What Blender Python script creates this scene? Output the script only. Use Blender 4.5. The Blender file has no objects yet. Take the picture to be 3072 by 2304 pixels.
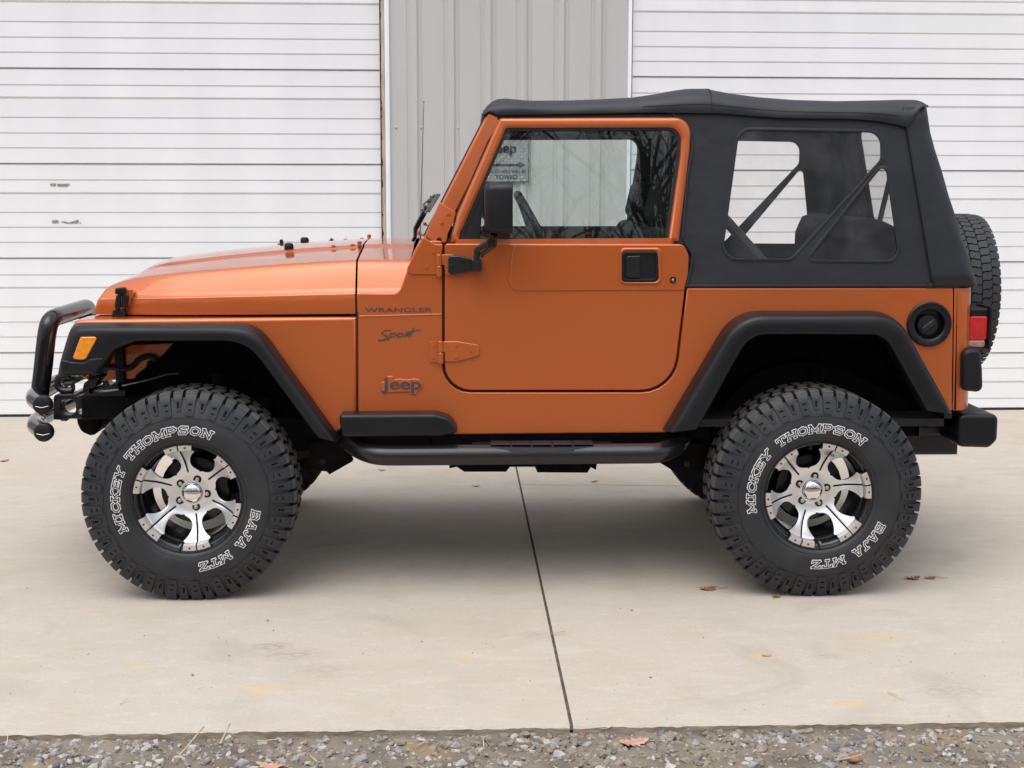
import bpy, math, random
from mathutils import Vector, Matrix
from mathutils.geometry import tessellate_polygon
random.seed(7)
R = math.radians
scn = bpy.context.scene
COL = scn.collection

# ------------------------------------------------------------------ camera
FPX, YAW, PITCH, ROLL = 4348.83, 0.02892, 0.139564, 0.0019258      # focal length in pixels of the 3072 px wide photograph
CAM = Vector((1.05786, -6.21742, 1.57488))
FW = Vector((math.sin(YAW) * math.cos(PITCH), math.cos(YAW) * math.cos(PITCH), -math.sin(PITCH)))
_rt = Vector((math.cos(YAW), -math.sin(YAW), 0)); _up = _rt.cross(FW)
RT = _rt * math.cos(ROLL) + _up * math.sin(ROLL)
UP = _up * math.cos(ROLL) - _rt * math.sin(ROLL)
cd = bpy.data.cameras.new('camera'); cam = bpy.data.objects.new('camera', cd); COL.objects.link(cam)
cd.sensor_width = 36.0; cd.lens = FPX / 3072 * 36.0; cd.clip_start = 0.05; cd.clip_end = 2000
cam.matrix_world = Matrix(((RT.x, UP.x, -FW.x, CAM.x), (RT.y, UP.y, -FW.y, CAM.y), (RT.z, UP.z, -FW.z, CAM.z), (0, 0, 0, 1)))
scn.camera = cam

# ------------------------------------------------------------------ sky, sun, exposure
SUN_EL, SUN_AZ = 62.0, 205.0            # azimuth: from the camera side, a little to the left
w = bpy.data.worlds.new('World'); scn.world = w; w.use_nodes = True
nt = w.node_tree; bg = nt.nodes['Background']
sky = nt.nodes.new('ShaderNodeTexSky'); sky.sky_type = 'NISHITA'; sky.sun_disc = False
sky.sun_elevation = R(SUN_EL); sky.sun_rotation = R(SUN_AZ); sky.dust_density = 4.0; sky.air_density = 1.0; sky.ozone_density = 1.0
hs = nt.nodes.new('ShaderNodeHueSaturation'); hs.inputs['Saturation'].default_value = 0.52
# overcast: the clear sky veiled by an even cloud deck, brighter overhead than at the horizon
tcw = nt.nodes.new('ShaderNodeTexCoord'); sep = nt.nodes.new('ShaderNodeSeparateXYZ'); mrw = nt.nodes.new('ShaderNodeMapRange')
mrw.inputs[3].default_value = .36; mrw.inputs[4].default_value = 1.0
nt.links.new(tcw.outputs['Generated'], sep.inputs[0]); nt.links.new(sep.outputs[2], mrw.inputs[0])
cld = nt.nodes.new('ShaderNodeVectorMath'); cld.operation = 'SCALE'; cld.inputs[0].default_value = (6.3, 6.5, 6.95); nt.links.new(mrw.outputs[0], cld.inputs['Scale'])
veil = nt.nodes.new('ShaderNodeMix'); veil.data_type = 'RGBA'; veil.inputs[0].default_value = 0.62
nt.links.new(sky.outputs[0], hs.inputs['Color']); nt.links.new(hs.outputs[0], veil.inputs[6]); nt.links.new(cld.outputs[0], veil.inputs[7]); nt.links.new(veil.outputs[2], bg.inputs[0])
bg.inputs[1].default_value = 0.15
sl = bpy.data.lights.new('sun', 'SUN'); sl.energy = 0.9; sl.angle = R(60); sl.color = (1.0, 0.985, 0.96)
so = bpy.data.objects.new('sun', sl); COL.objects.link(so)
# Nishita: rotation 0 puts the sun on +Y, turning towards +X
_sd = Vector((math.sin(R(SUN_AZ)) * math.cos(R(SUN_EL)), math.cos(R(SUN_AZ)) * math.cos(R(SUN_EL)), math.sin(R(SUN_EL))))
so.rotation_euler = (-_sd).to_track_quat('-Z', 'Y').to_euler()
scn.view_settings.view_transform = 'Standard'; scn.view_settings.look = 'None'
scn.view_settings.exposure = 0.72; scn.view_settings.gamma = 1.0
scn.cycles.max_bounces = 10; scn.cycles.transparent_max_bounces = 24; scn.cycles.use_denoising = True

# ------------------------------------------------------------------ surveyed points: photograph -> place
def ray(u, v): return FW * FPX + RT * (u - 1536) - UP * (v - 1152)
def on_y(u, v, y):
    d = ray(u, v); t = (y - CAM.y) / d.y; p = CAM + d * t; return p.x, p.z
def on_ground(u, v, z=0.0):
    d = ray(u, v); t = (z - CAM.z) / d.z; p = CAM + d * t; return p.x, p.y
REG = {'a': (50, 650, .45208), 'b': (1000, 250, .49729), 'c': (1900, 230, .52984), 'd': (0, 0, 1.38879), 'e': (900, 1000, .58770),
       'f': (60, 880, .30143), 'g': (2672, 600, .48192), 'h': (1980, 900, .39783), 'q': (2100, 330, .28933), 'm': (300, 680, .42948),
       'k': (1180, 590, .15674), 'n': (1300, 350, .36166)}
YS = -0.745                                    # plane of the tub side on the driver's side
def px(r, x, y): g = REG[r]; return g[0] + x * g[2], g[1] + y * g[2]
def lean(z): return YS + max(0.0, z - 1.18) * 0.105
def P(r, pts, y=YS):
    out = []
    for p in pts:
        X, Z = on_y(*px(r, p[0], p[1]), y); out.append((X, Z) + tuple(p[2:]))
    return out
def PL(r, pts, off=0.0):                       # the same on the sides that lean inward above the belt
    out = []
    for p in pts:
        y = YS
        for _ in range(6):
            X, Z = on_y(*px(r, p[0], p[1]), y + off); y = lean(Z)
        out.append((X, Z) + tuple(p[2:]))
    return out

# ------------------------------------------------------------------ materials
def mat(name, col, rough=0.5, metal=0.0, coat=0.0, var=0.0, vscale=8.0, bump=0.0, bscale=60.0, spec=0.5, rvar=0.0, detail=4.0, col2=None, vlo=0.35, vhi=0.65, stretch=None, bdist=.004):
    m = bpy.data.materials.new(name); m.use_nodes = True; n = m.node_tree.nodes; l = m.node_tree.links
    b = n['Principled BSDF']
    b.inputs['Base Color'].default_value = (*col, 1); b.inputs['Roughness'].default_value = rough; b.inputs['Metallic'].default_value = metal
    b.inputs['Coat Weight'].default_value = coat; b.inputs['Coat Roughness'].default_value = 0.04; b.inputs['Specular IOR Level'].default_value = spec
    tc = n.new('ShaderNodeTexCoord'); src = tc.outputs['Object']
    if stretch:
        mp = n.new('ShaderNodeMapping'); mp.inputs['Scale'].default_value = stretch; l.new(src, mp.inputs[0]); src = mp.outputs[0]
    if var or col2 or rvar:
        t = n.new('ShaderNodeTexNoise'); t.inputs['Scale'].default_value = vscale; t.inputs['Detail'].default_value = detail; l.new(src, t.inputs['Vector'])
        mr = n.new('ShaderNodeMapRange'); mr.inputs[1].default_value = vlo; mr.inputs[2].default_value = vhi; l.new(t.outputs['Fac'], mr.inputs[0])
        if var or col2:
            mx = n.new('ShaderNodeMix'); mx.data_type = 'RGBA'
            c2 = col2 if col2 else tuple(min(1, c * (1 + var)) for c in col); c1 = col if col2 else tuple(c * (1 - var) for c in col)
            mx.inputs[6].default_value = (*c1, 1); mx.inputs[7].default_value = (*c2, 1)
            l.new(mr.outputs[0], mx.inputs[0]); l.new(mx.outputs[2], b.inputs['Base Color'])
        if rvar:
            r2 = n.new('ShaderNodeMapRange'); r2.inputs[3].default_value = max(0, rough - rvar); r2.inputs[4].default_value = min(1, rough + rvar)
            l.new(mr.outputs[0], r2.inputs[0]); l.new(r2.outputs[0], b.inputs['Roughness'])
    if bump:
        t2 = n.new('ShaderNodeTexNoise'); t2.inputs['Scale'].default_value = bscale; t2.inputs['Detail'].default_value = 3; l.new(src, t2.inputs['Vector'])
        bp = n.new('ShaderNodeBump'); bp.inputs['Strength'].default_value = bump; bp.inputs['Distance'].default_value = bdist
        l.new(t2.outputs['Fac'], bp.inputs['Height']); l.new(bp.outputs[0], b.inputs['Normal'])
    return m
def glass(name, tint, haze=0.0, hscale=6.0, ior=1.45, rough=0.0, hcol=(.6, .6, .62), base=0.0):
    m = bpy.data.materials.new(name); m.use_nodes = True; n = m.node_tree.nodes; l = m.node_tree.links
    n.remove(n['Principled BSDF']); out = n['Material Output']
    tr = n.new('ShaderNodeBsdfTransparent'); tr.inputs[0].default_value = (*tint, 1)
    gl = n.new('ShaderNodeBsdfGlossy'); gl.inputs['Roughness'].default_value = rough
    fr = n.new('ShaderNodeFresnel'); ge = n.new('ShaderNodeNewGeometry'); im = n.new('ShaderNodeMapRange')
    im.inputs[3].default_value = ior; im.inputs[4].default_value = 1 / ior; l.new(ge.outputs['Backfacing'], im.inputs[0]); l.new(im.outputs[0], fr.inputs[0])   # the sheet is thin: no total reflection from within
    mx = n.new('ShaderNodeMixShader'); l.new(fr.outputs[0], mx.inputs[0]); l.new(tr.outputs[0], mx.inputs[1]); l.new(gl.outputs[0], mx.inputs[2])
    last = mx.outputs[0]
    if haze:
        df = n.new('ShaderNodeBsdfDiffuse'); df.inputs[0].default_value = (*hcol, 1)
        tc = n.new('ShaderNodeTexCoord'); t = n.new('ShaderNodeTexNoise'); t.inputs['Scale'].default_value = hscale; t.inputs['Detail'].default_value = 6; t.inputs['Distortion'].default_value = .5
        l.new(tc.outputs['Object'], t.inputs['Vector'])
        mr = n.new('ShaderNodeMapRange'); mr.inputs[1].default_value = .40; mr.inputs[2].default_value = .78; mr.inputs[3].default_value = base; mr.inputs[4].default_value = haze
        l.new(t.outputs['Fac'], mr.inputs[0])
        m2 = n.new('ShaderNodeMixShader'); l.new(mr.outputs[0], m2.inputs[0]); l.new(last, m2.inputs[1]); l.new(df.outputs[0], m2.inputs[2]); last = m2.outputs[0]
    l.new(last, out.inputs[0]); return m
M = {}
M['paint'] = mat('orange_metallic_paint', (.500, .112, .0225), .42, .42, 1.0, bump=.012, bscale=7, var=.07, vscale=900, detail=1, spec=.25)
M['black'] = mat('textured_black_plastic', (.0060, .0063, .0082), .42, bump=.10, bscale=900, rvar=.06, vscale=5, spec=.36)
M['gloss'] = mat('gloss_black_powdercoat', (.008, .008, .009), .07)
M['satin'] = mat('satin_black_metal', (.012, .012, .014), .27)
M['under'] = mat('grimy_black_underside', (.0060, .0058, .0057), .75, var=.4, vscale=14, bump=.3, bscale=40, spec=.12)
M['rust'] = mat('rusty_brown_steel', (.055, .028, .014), .85, var=.4, vscale=20)
M['fabric'] = mat('black_vinyl_fabric', (.0100, .0110, .0155), .50, bump=.30, bscale=4.5, bdist=.022, stretch=(1, 1, 1.3), var=.16, vscale=4)
M['seam'] = mat('dark_seam', (.008, .008, .009), .7)
M['rubber'] = mat('tyre_rubber', (.0120, .0134, .0172), .54, col2=(.0215, .0225, .0250), vscale=9, bump=.12, bscale=120)
M['spare'] = mat('aged_spare_rubber', (.026, .027, .030), .62, var=.15, vscale=14)
M['tread'] = mat('dusty_tread_rubber', (.050, .047, .043), .85, col2=(.085, .079, .070), vscale=25, bump=.25, bscale=90)
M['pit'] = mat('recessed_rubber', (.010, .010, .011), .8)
M['white'] = mat('white_lettering', (.80, .80, .80), .55, var=.05, vscale=60)
M['machined'] = mat('machined_aluminium', (.86, .855, .85), .42, 1.0)
M['pad'] = mat('cast_aluminium', (.74, .71, .68), .40, 0.85)
M['chrome'] = mat('chrome', (.85, .84, .82), .06, 1.0)
M['steel'] = mat('zinc_steel', (.55, .54, .52), .35, 1.0)
M['rimblack'] = mat('gloss_black_rim', (.012, .012, .013), .22)
M['amber'] = mat('amber_lens', (.80, .27, .015), .18, coat=.6, var=.12, vscale=70)
M['red'] = mat('red_lens', (.50, .012, .018), .15, coat=.6, var=.15, vscale=50)
M['decal'] = mat('dark_grey_decal', (.060, .045, .050), .5)
M['gap'] = mat('shadowed_jamb', (.040, .010, .005), .7)
M['interior'] = mat('black_interior_vinyl', (.016, .016, .017), .65, bump=.1, bscale=300)
M['seat'] = mat('charcoal_seat_cloth', (.013, .0125, .013), .9, bump=.2, bscale=300, var=.2, vscale=60)
M['glass'] = glass('door_glass', (.935, .970, .960), haze=.014, hscale=5, base=.002)
M['clear'] = glass('soft_plastic_window', (.985, .985, .98), haze=.050, hscale=9, base=.012, hcol=(.5, .51, .55), ior=1.34, rough=.07)
M['screen'] = glass('windscreen_glass', (.935, .970, .960))
M['lens_pale'] = mat('dusty_clear_lens', (.42, .20, .17), .2, coat=.6, var=.2, vscale=60)
M['mirror'] = mat('mirror_glass', (.8, .8, .8), .02, 1.0)
M['siding'] = mat('grey_painted_steel_siding', (.515, .505, .498), .55, var=.03, vscale=2.0, bump=.03, bscale=30, stretch=(1, 1, .25))
M['door_white'] = mat('white_painted_steel', (.79, .795, .81), .50, var=.025, vscale=2.2, bump=.06, bscale=6, stretch=(1.6, 1, .35), detail=7)
M['trim'] = mat('white_trim', (.84, .87, .91), .5, var=.03, vscale=6)
M['wood'] = mat('weathered_jamb_wood', (.46, .38, .32), .8, var=.2, vscale=9, stretch=(3, 3, .6))
M['scuff'] = mat('bare_scuffed_steel', (.28, .25, .23), .7, var=.25, vscale=40)
M['roofing'] = mat('grey_roof_steel', (.30, .30, .30), .6)
M['plate'] = mat('diamond_plate_aluminium', (.60, .61, .62), .36, 0.9, var=.08, vscale=20)
M['print'] = mat('black_print', (.018, .018, .02), .5)

# ------------------------------------------------------------------ mesh helpers
class MB:
    def __init__(s): s.v = []; s.f = []; s.m = []
    def add(s, vs, fs, mi=0, mx=None):
        o = len(s.v)
        s.v += [tuple(mx @ Vector(v)) if mx else tuple(v) for v in vs]
        s.f += [tuple(i + o for i in f) for f in fs]; s.m += [mi] * len(fs); return s
    def build(s, name, mats, parent=None, angle=35, wn=False, loc=None):
        me = bpy.data.meshes.new(name); me.from_pydata(s.v, [], s.f)
        if not isinstance(mats, (list, tuple)): mats = [mats]
        for a in mats: me.materials.append(M[a] if isinstance(a, str) else a)
        for p, i in zip(me.polygons, s.m): p.material_index = i; p.use_smooth = True
        me.validate(); me.update()
        if angle < 180: me.set_sharp_from_angle(angle=R(angle))
        o = bpy.data.objects.new(name, me); COL.objects.link(o)
        if wn:
            md = o.modifiers.new('wn', 'WEIGHTED_NORMAL'); md.keep_sharp = True; md.weight = 80
        if parent: o.parent = parent
        if loc: o.location = loc
        return o
def empty(name, loc=(0, 0, 0), rz=0, parent=None):
    o = bpy.data.objects.new(name, None); COL.objects.link(o); o.location = loc; o.rotation_euler = (0, 0, rz); o.empty_display_size = .1
    if parent: o.parent = parent
    return o
def tag(o, label=None, cat=None, group=None, kind=None):
    if label: o['label'] = label
    if cat: o['category'] = cat
    if group: o['group'] = group
    if kind: o['kind'] = kind
    return o
def mirror(o, parent=None):
    c = o.copy()
    if o.data:
        me = o.data.copy(); c.data = me
        me.transform(Matrix.Diagonal((1, -1, 1, 1))); me.flip_normals()
    l = o.location; c.location = (l.x, -l.y, l.z); COL.objects.link(c); c.parent = parent or o.parent
    return c
def mirror_tree(o, parent=None, skip=()):
    c = mirror(o, parent)
    for ch in list(o.children):
        if ch.name.split('.')[0] not in skip: mirror_tree(ch, c, skip)
    return c
def copy_tree(o, parent=None):
    c = o.copy(); COL.objects.link(c); c.parent = parent
    for ch in list(o.children): copy_tree(ch, c)
    return c
def fillet(pts, n=6):
    out = []; N = len(pts)
    for i, p in enumerate(pts):
        r = p[2] if len(p) > 2 else 0
        b = Vector(p[:2])
        if r <= 0: out.append((b.x, b.y)); continue
        a = Vector(pts[i - 1][:2]); c = Vector(pts[(i + 1) % N][:2])
        u = (a - b); v = (c - b); lu, lv = u.length, v.length
        if lu < 1e-6 or lv < 1e-6: out.append((b.x, b.y)); continue
        u /= lu; v /= lv; ang = u.angle(v)
        if ang > math.pi - .02: out.append((b.x, b.y)); continue
        t = min(r / math.tan(ang / 2), lu * .5, lv * .5); rr = t * math.tan(ang / 2)
        bis = (u + v).normalized(); cen = b + bis * (rr / math.sin(ang / 2))
        s = b + u * t - cen; e = b + v * t - cen
        a0 = math.atan2(s.y, s.x); da = math.atan2(e.y, e.x) - a0
        while da > math.pi: da -= 2 * math.pi
        while da < -math.pi: da += 2 * math.pi
        for k in range(n + 1):
            q = a0 + da * k / n; out.append((cen.x + rr * math.cos(q), cen.y + rr * math.sin(q)))
    return out
def area(l): return sum(l[i - 1][0] * l[i][1] - l[i][0] * l[i - 1][1] for i in range(len(l))) / 2
def inset(l, d):
    out = []; N = len(l)
    for i in range(N):
        a, b, c = Vector(l[i - 1]), Vector(l[i]), Vector(l[(i + 1) % N])
        e1 = b - a; e2 = c - b
        e1 = e1.normalized() if e1.length > 1e-9 else e2.normalized(); e2 = e2.normalized() if e2.length > 1e-9 else e1
        n1 = Vector((-e1.y, e1.x)); n2 = Vector((-e2.y, e2.x)); m = n1 + n2
        if m.length < 1e-6: m = n1
        m.normalize(); k = max(.4, m.dot(n1)); q = b + m * (d / k); out.append((q.x, q.y))
    return out
def dedupe(l):
    o = []
    for p in l:
        if not o or (abs(p[0] - o[-1][0]) + abs(p[1] - o[-1][1])) > 1e-5: o.append(p)
    if len(o) > 1 and abs(o[0][0] - o[-1][0]) + abs(o[0][1] - o[-1][1]) < 1e-5: o.pop()
    return o
def plate(mb, loops, yf, th, bevel=.004, seg=2, mi=0, back=True, mx=None, n=6, bb=0.0):
    """A panel: loops of (x, z[, fillet radius]), outer first and then holes; its outer face lies at y = yf (towards -Y), th deep."""
    f = yf if callable(yf) else (lambda z: yf)
    L = []
    for i, lp in enumerate(loops):
        q = dedupe(fillet(lp, n))
        if (area(q) > 0) != (i == 0): q.reverse()
        L.append(q)
    vs = []; fs = []
    rings = []
    for q in L:
        rr = []
        for k in range(seg + 1):
            t = k / max(seg, 1) * math.pi / 2
            ins = bevel * (1 - math.cos(t)) if bevel else 0; dep = bevel * (1 - math.sin(t)) if bevel else 0
            qq = inset(q, ins) if ins > 0 else q
            st = len(vs); vs += [(x, f(z) + dep, z) for x, z in qq]; rr.append((st, len(qq), qq))
            if not bevel: break
        st = len(vs); vs += [(x, f(z) + th - bb, z) for x, z in q]; N = len(q)
        chain = [st] + [a[0] for a in rr]
        if bb:
            qb = inset(q, bb); st2 = len(vs); vs += [(x, f(z) + th, z) for x, z in qb]; chain = [st2] + chain
        for a, b in zip(chain, chain[1:]):
            for i in range(N):
                j = (i + 1) % N; fs.append((a + i, a + j, b + j, b + i))
        rings.append((rr[-1][0], rr[-1][2], chain[0], q if not bb else qb))
    def cap(which, flip):
        seqs = []; idx = []
        for r in rings:
            st, q = (r[0], r[1]) if which == 0 else (r[2], r[3])
            seqs.append([Vector((x, z, 0)) for x, z in q]); idx += list(range(st, st + len(q)))
        for t in tessellate_polygon(seqs):
            p = [Vector((vs[idx[k]][0], vs[idx[k]][2])) for k in t]
            ar = (p[1] - p[0]).cross(p[2] - p[0])
            if abs(ar) < 1e-12: continue
            tri = [idx[k] for k in t]
            if (ar > 0) == flip: tri.reverse()
            fs.append(tuple(tri))
    cap(0, False)
    if back: cap(1, True)
    mb.add(vs, fs, mi, mx); return mb
def rect(x0, x1, z0, z1, r=0): return [(x0, z0, r), (x1, z0, r), (x1, z1, r), (x0, z1, r)]
def box(mb, x0, x1, y0, y1, z0, z1, b=.003, mi=0, mx=None, r=0):
    b = min(b, abs(x1 - x0) * .45, abs(y1 - y0) * .45, abs(z1 - z0) * .45)
    return plate(mb, [rect(min(x0, x1), max(x0, x1), min(z0, z1), max(z0, z1), r)], min(y0, y1), abs(y1 - y0), b, 2, mi, mx=mx, bb=b)
def curve3(pts, n=6):
    """Round the corners of a 3-D polyline: a point may carry a 4th value, the length cut off at that corner."""
    out = []
    for i, p in enumerate(pts):
        b = Vector(p[:3]); c = p[3] if len(p) > 3 else 0
        if not c or i in (0, len(pts) - 1): out.append(b); continue
        a = Vector(pts[i - 1][:3]); d = Vector(pts[i + 1][:3])
        s = b + (a - b).normalized() * min(c, (a - b).length * .5); e = b + (d - b).normalized() * min(c, (d - b).length * .5)
        for k in range(n + 1):
            t = k / n; out.append(s * (1 - t) ** 2 + b * 2 * t * (1 - t) + e * t * t)
    return out
def tube(mb, pts, r, seg=12, mi=0, cap='flat', closed=False, n=6, flat=1.0):
    ps = curve3(pts, n) if not closed else [Vector(p) for p in pts]
    rs = r if isinstance(r, (list, tuple)) else [r] * len(ps)
    N = len(ps); vs = []; fs = []
    def tang(i):
        if closed: return (ps[(i + 1) % N] - ps[i - 1]).normalized()
        return (ps[min(i + 1, N - 1)] - ps[max(i - 1, 0)]).normalized()
    t = tang(0); u = t.orthogonal().normalized()
    for i in range(N):
        t2 = tang(i); q = t.rotation_difference(t2); u = (q @ u).normalized(); t = t2; v = t.cross(u)
        for k in range(seg):
            a = 2 * math.pi * k / seg; vs.append(ps[i] + (u * math.cos(a) + v * math.sin(a) * flat) * rs[i])
    for i in range(N if closed else N - 1):
        j = (i + 1) % N
        for k in range(seg):
            k2 = (k + 1) % seg; fs.append((i * seg + k, i * seg + k2, j * seg + k2, j * seg + k))
    if not closed and cap:
        for e, i, s in ((0, 0, -1), (1, N - 1, 1)):
            base = list(range(i * seg, i * seg + seg))
            if cap == 'round':
                tg = tang(i) * s; prev = base; c = ps[i]
                for (a, d) in ((.92, .35), (.7, .62), (.35, .8)):
                    st = len(vs)
                    for k in base: vs.append(c + (vs[k] - c) * a + tg * d * rs[i] * .6)
                    nw = list(range(st, st + seg))
                    for k in range(seg):
                        k2 = (k + 1) % seg; q = (prev[k], prev[k2], nw[k2], nw[k]); fs.append(q if s > 0 else q[::-1])
                    prev = nw
                base = prev
            fs.append(tuple(base) if s > 0 else tuple(base[::-1]))
    mb.add(vs, fs, mi); return mb
def lathe(mb, prof, o=(0, 0, 0), axis='Y', seg=48, mi=0, cap0=False, cap1=False, arc=None):
    """Profile of (radius, height along the axis)."""
    vs = []; fs = []; n = len(prof)
    for k in range(seg):
        a = 2 * math.pi * k / seg; c, s = math.cos(a), math.sin(a)
        for r, h in prof:
            v = {'Y': (r * c, h, r * s), 'X': (h, r * c, r * s), 'Z': (r * c, r * s, h)}[axis]
            vs.append((v[0] + o[0], v[1] + o[1], v[2] + o[2]))
    for k in range(seg):
        k2 = (k + 1) % seg
        for i in range(n - 1): fs.append((k * n + i, k2 * n + i, k2 * n + i + 1, k * n + i + 1))
    if cap0: fs.append(tuple(k * n for k in range(seg)))
    if cap1: fs.append(tuple(k * n + n - 1 for k in reversed(range(seg))))
    mb.add(vs, fs, mi); return mb
def loft(mb, rows, mi=0, cu=False, cv=False, flip=False):
    n = len(rows[0]); vs = [v for r in rows for v in r]; fs = []
    for i in range(len(rows) if cu else len(rows) - 1):
        j = (i + 1) % len(rows)
        for k in range(n if cv else n - 1):
            k2 = (k + 1) % n; q = (i * n + k, i * n + k2, j * n + k2, j * n + k); fs.append(q[::-1] if flip else q)
    mb.add(vs, fs, mi); return mb
def bolt(mb, x, z, y, r=.006, mi=0, h=.004):
    lathe(mb, [(r * 1.35, y), (r * 1.3, y - h * .5), (r * .95, y - h * .55), (r * .8, y - h), (r * .35, y - h), (r * .3, y - h * .4), (0.0005, y - h * .4)], (x, 0, z), 'Y', 14, mi)
def lerp(tab, x):
    if x <= tab[0][0]: return tab[0][1]
    for (a, b), (c, d) in zip(tab, tab[1:]):
        if x <= c: t = (x - a) / (c - a); return b + (d - b) * t
    return tab[-1][1]
def sm(tab, x):                               # smooth interpolation
    if x <= tab[0][0]: return tab[0][1]
    for i, ((a, b), (c, d)) in enumerate(zip(tab, tab[1:])):
        if x <= c:
            def sl(k):
                k0 = max(0, k - 1); k1 = min(len(tab) - 1, k + 1); return (tab[k1][1] - tab[k0][1]) / (tab[k1][0] - tab[k0][0])
            h = c - a; t = (x - a) / h; m0, m1 = sl(i) * h, sl(i + 1) * h
            return (2 * t**3 - 3 * t * t + 1) * b + (t**3 - 2 * t * t + t) * m0 + (3 * t * t - 2 * t**3) * d + (t**3 - t * t) * m1
    return tab[-1][1]
def resample(l, n):
    d = [0]
    for a, b in zip(l, l[1:]): d.append(d[-1] + math.hypot(b[0] - a[0], b[1] - a[1]))
    out = []; i = 0
    for k in range(n):
        s = d[-1] * k / (n - 1)
        while i < len(l) - 2 and d[i + 1] < s: i += 1
        t = (s - d[i]) / max(1e-9, d[i + 1] - d[i]); out.append((l[i][0] + (l[i + 1][0] - l[i][0]) * t, l[i][1] + (l[i + 1][1] - l[i][1]) * t))
    return out
def text(mb, s, x, z, y, h, wx=1.0, bold=0.0, ext=.001, mi=0, shear=0.0, align='CENTER', mx=None, space=1.0):
    c = bpy.data.curves.new('text', 'FONT'); c.body = s; c.size = 1.0; c.extrude = 0; c.offset = bold; c.shear = shear; c.align_x = align; c.space_character = space; c.resolution_u = 4
    o = bpy.data.objects.new('text', c); me = bpy.data.meshes.new_from_object(o)
    vs = [(v.co.x, v.co.y) for v in me.vertices]; fs = [tuple(p.vertices) for p in me.polygons if p.normal.z > -.5] or [tuple(p.vertices) for p in me.polygons]
    k = h / .70; n = len(vs)
    V = [(x + a * k * wx, y, z + b * k) for a, b in vs]
    F = []
    for f in fs:
        p = [Vector((V[i][0], V[i][2])) for i in f[:3]]
        F.append(f if (p[1] - p[0]).cross(p[2] - p[0]) > 0 else f[::-1])
    mb.add(V, F, mi, mx)
    bpy.data.objects.remove(o); bpy.data.curves.remove(c); bpy.data.meshes.remove(me)

# ================================================================== THE SETTING
GZ = -0.026
GR = R(1.2)                                    # the building and its apron stand turned a little against the car
def edge_y(x): return -2.180 + 0.012 * (x - 1.2)
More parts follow.
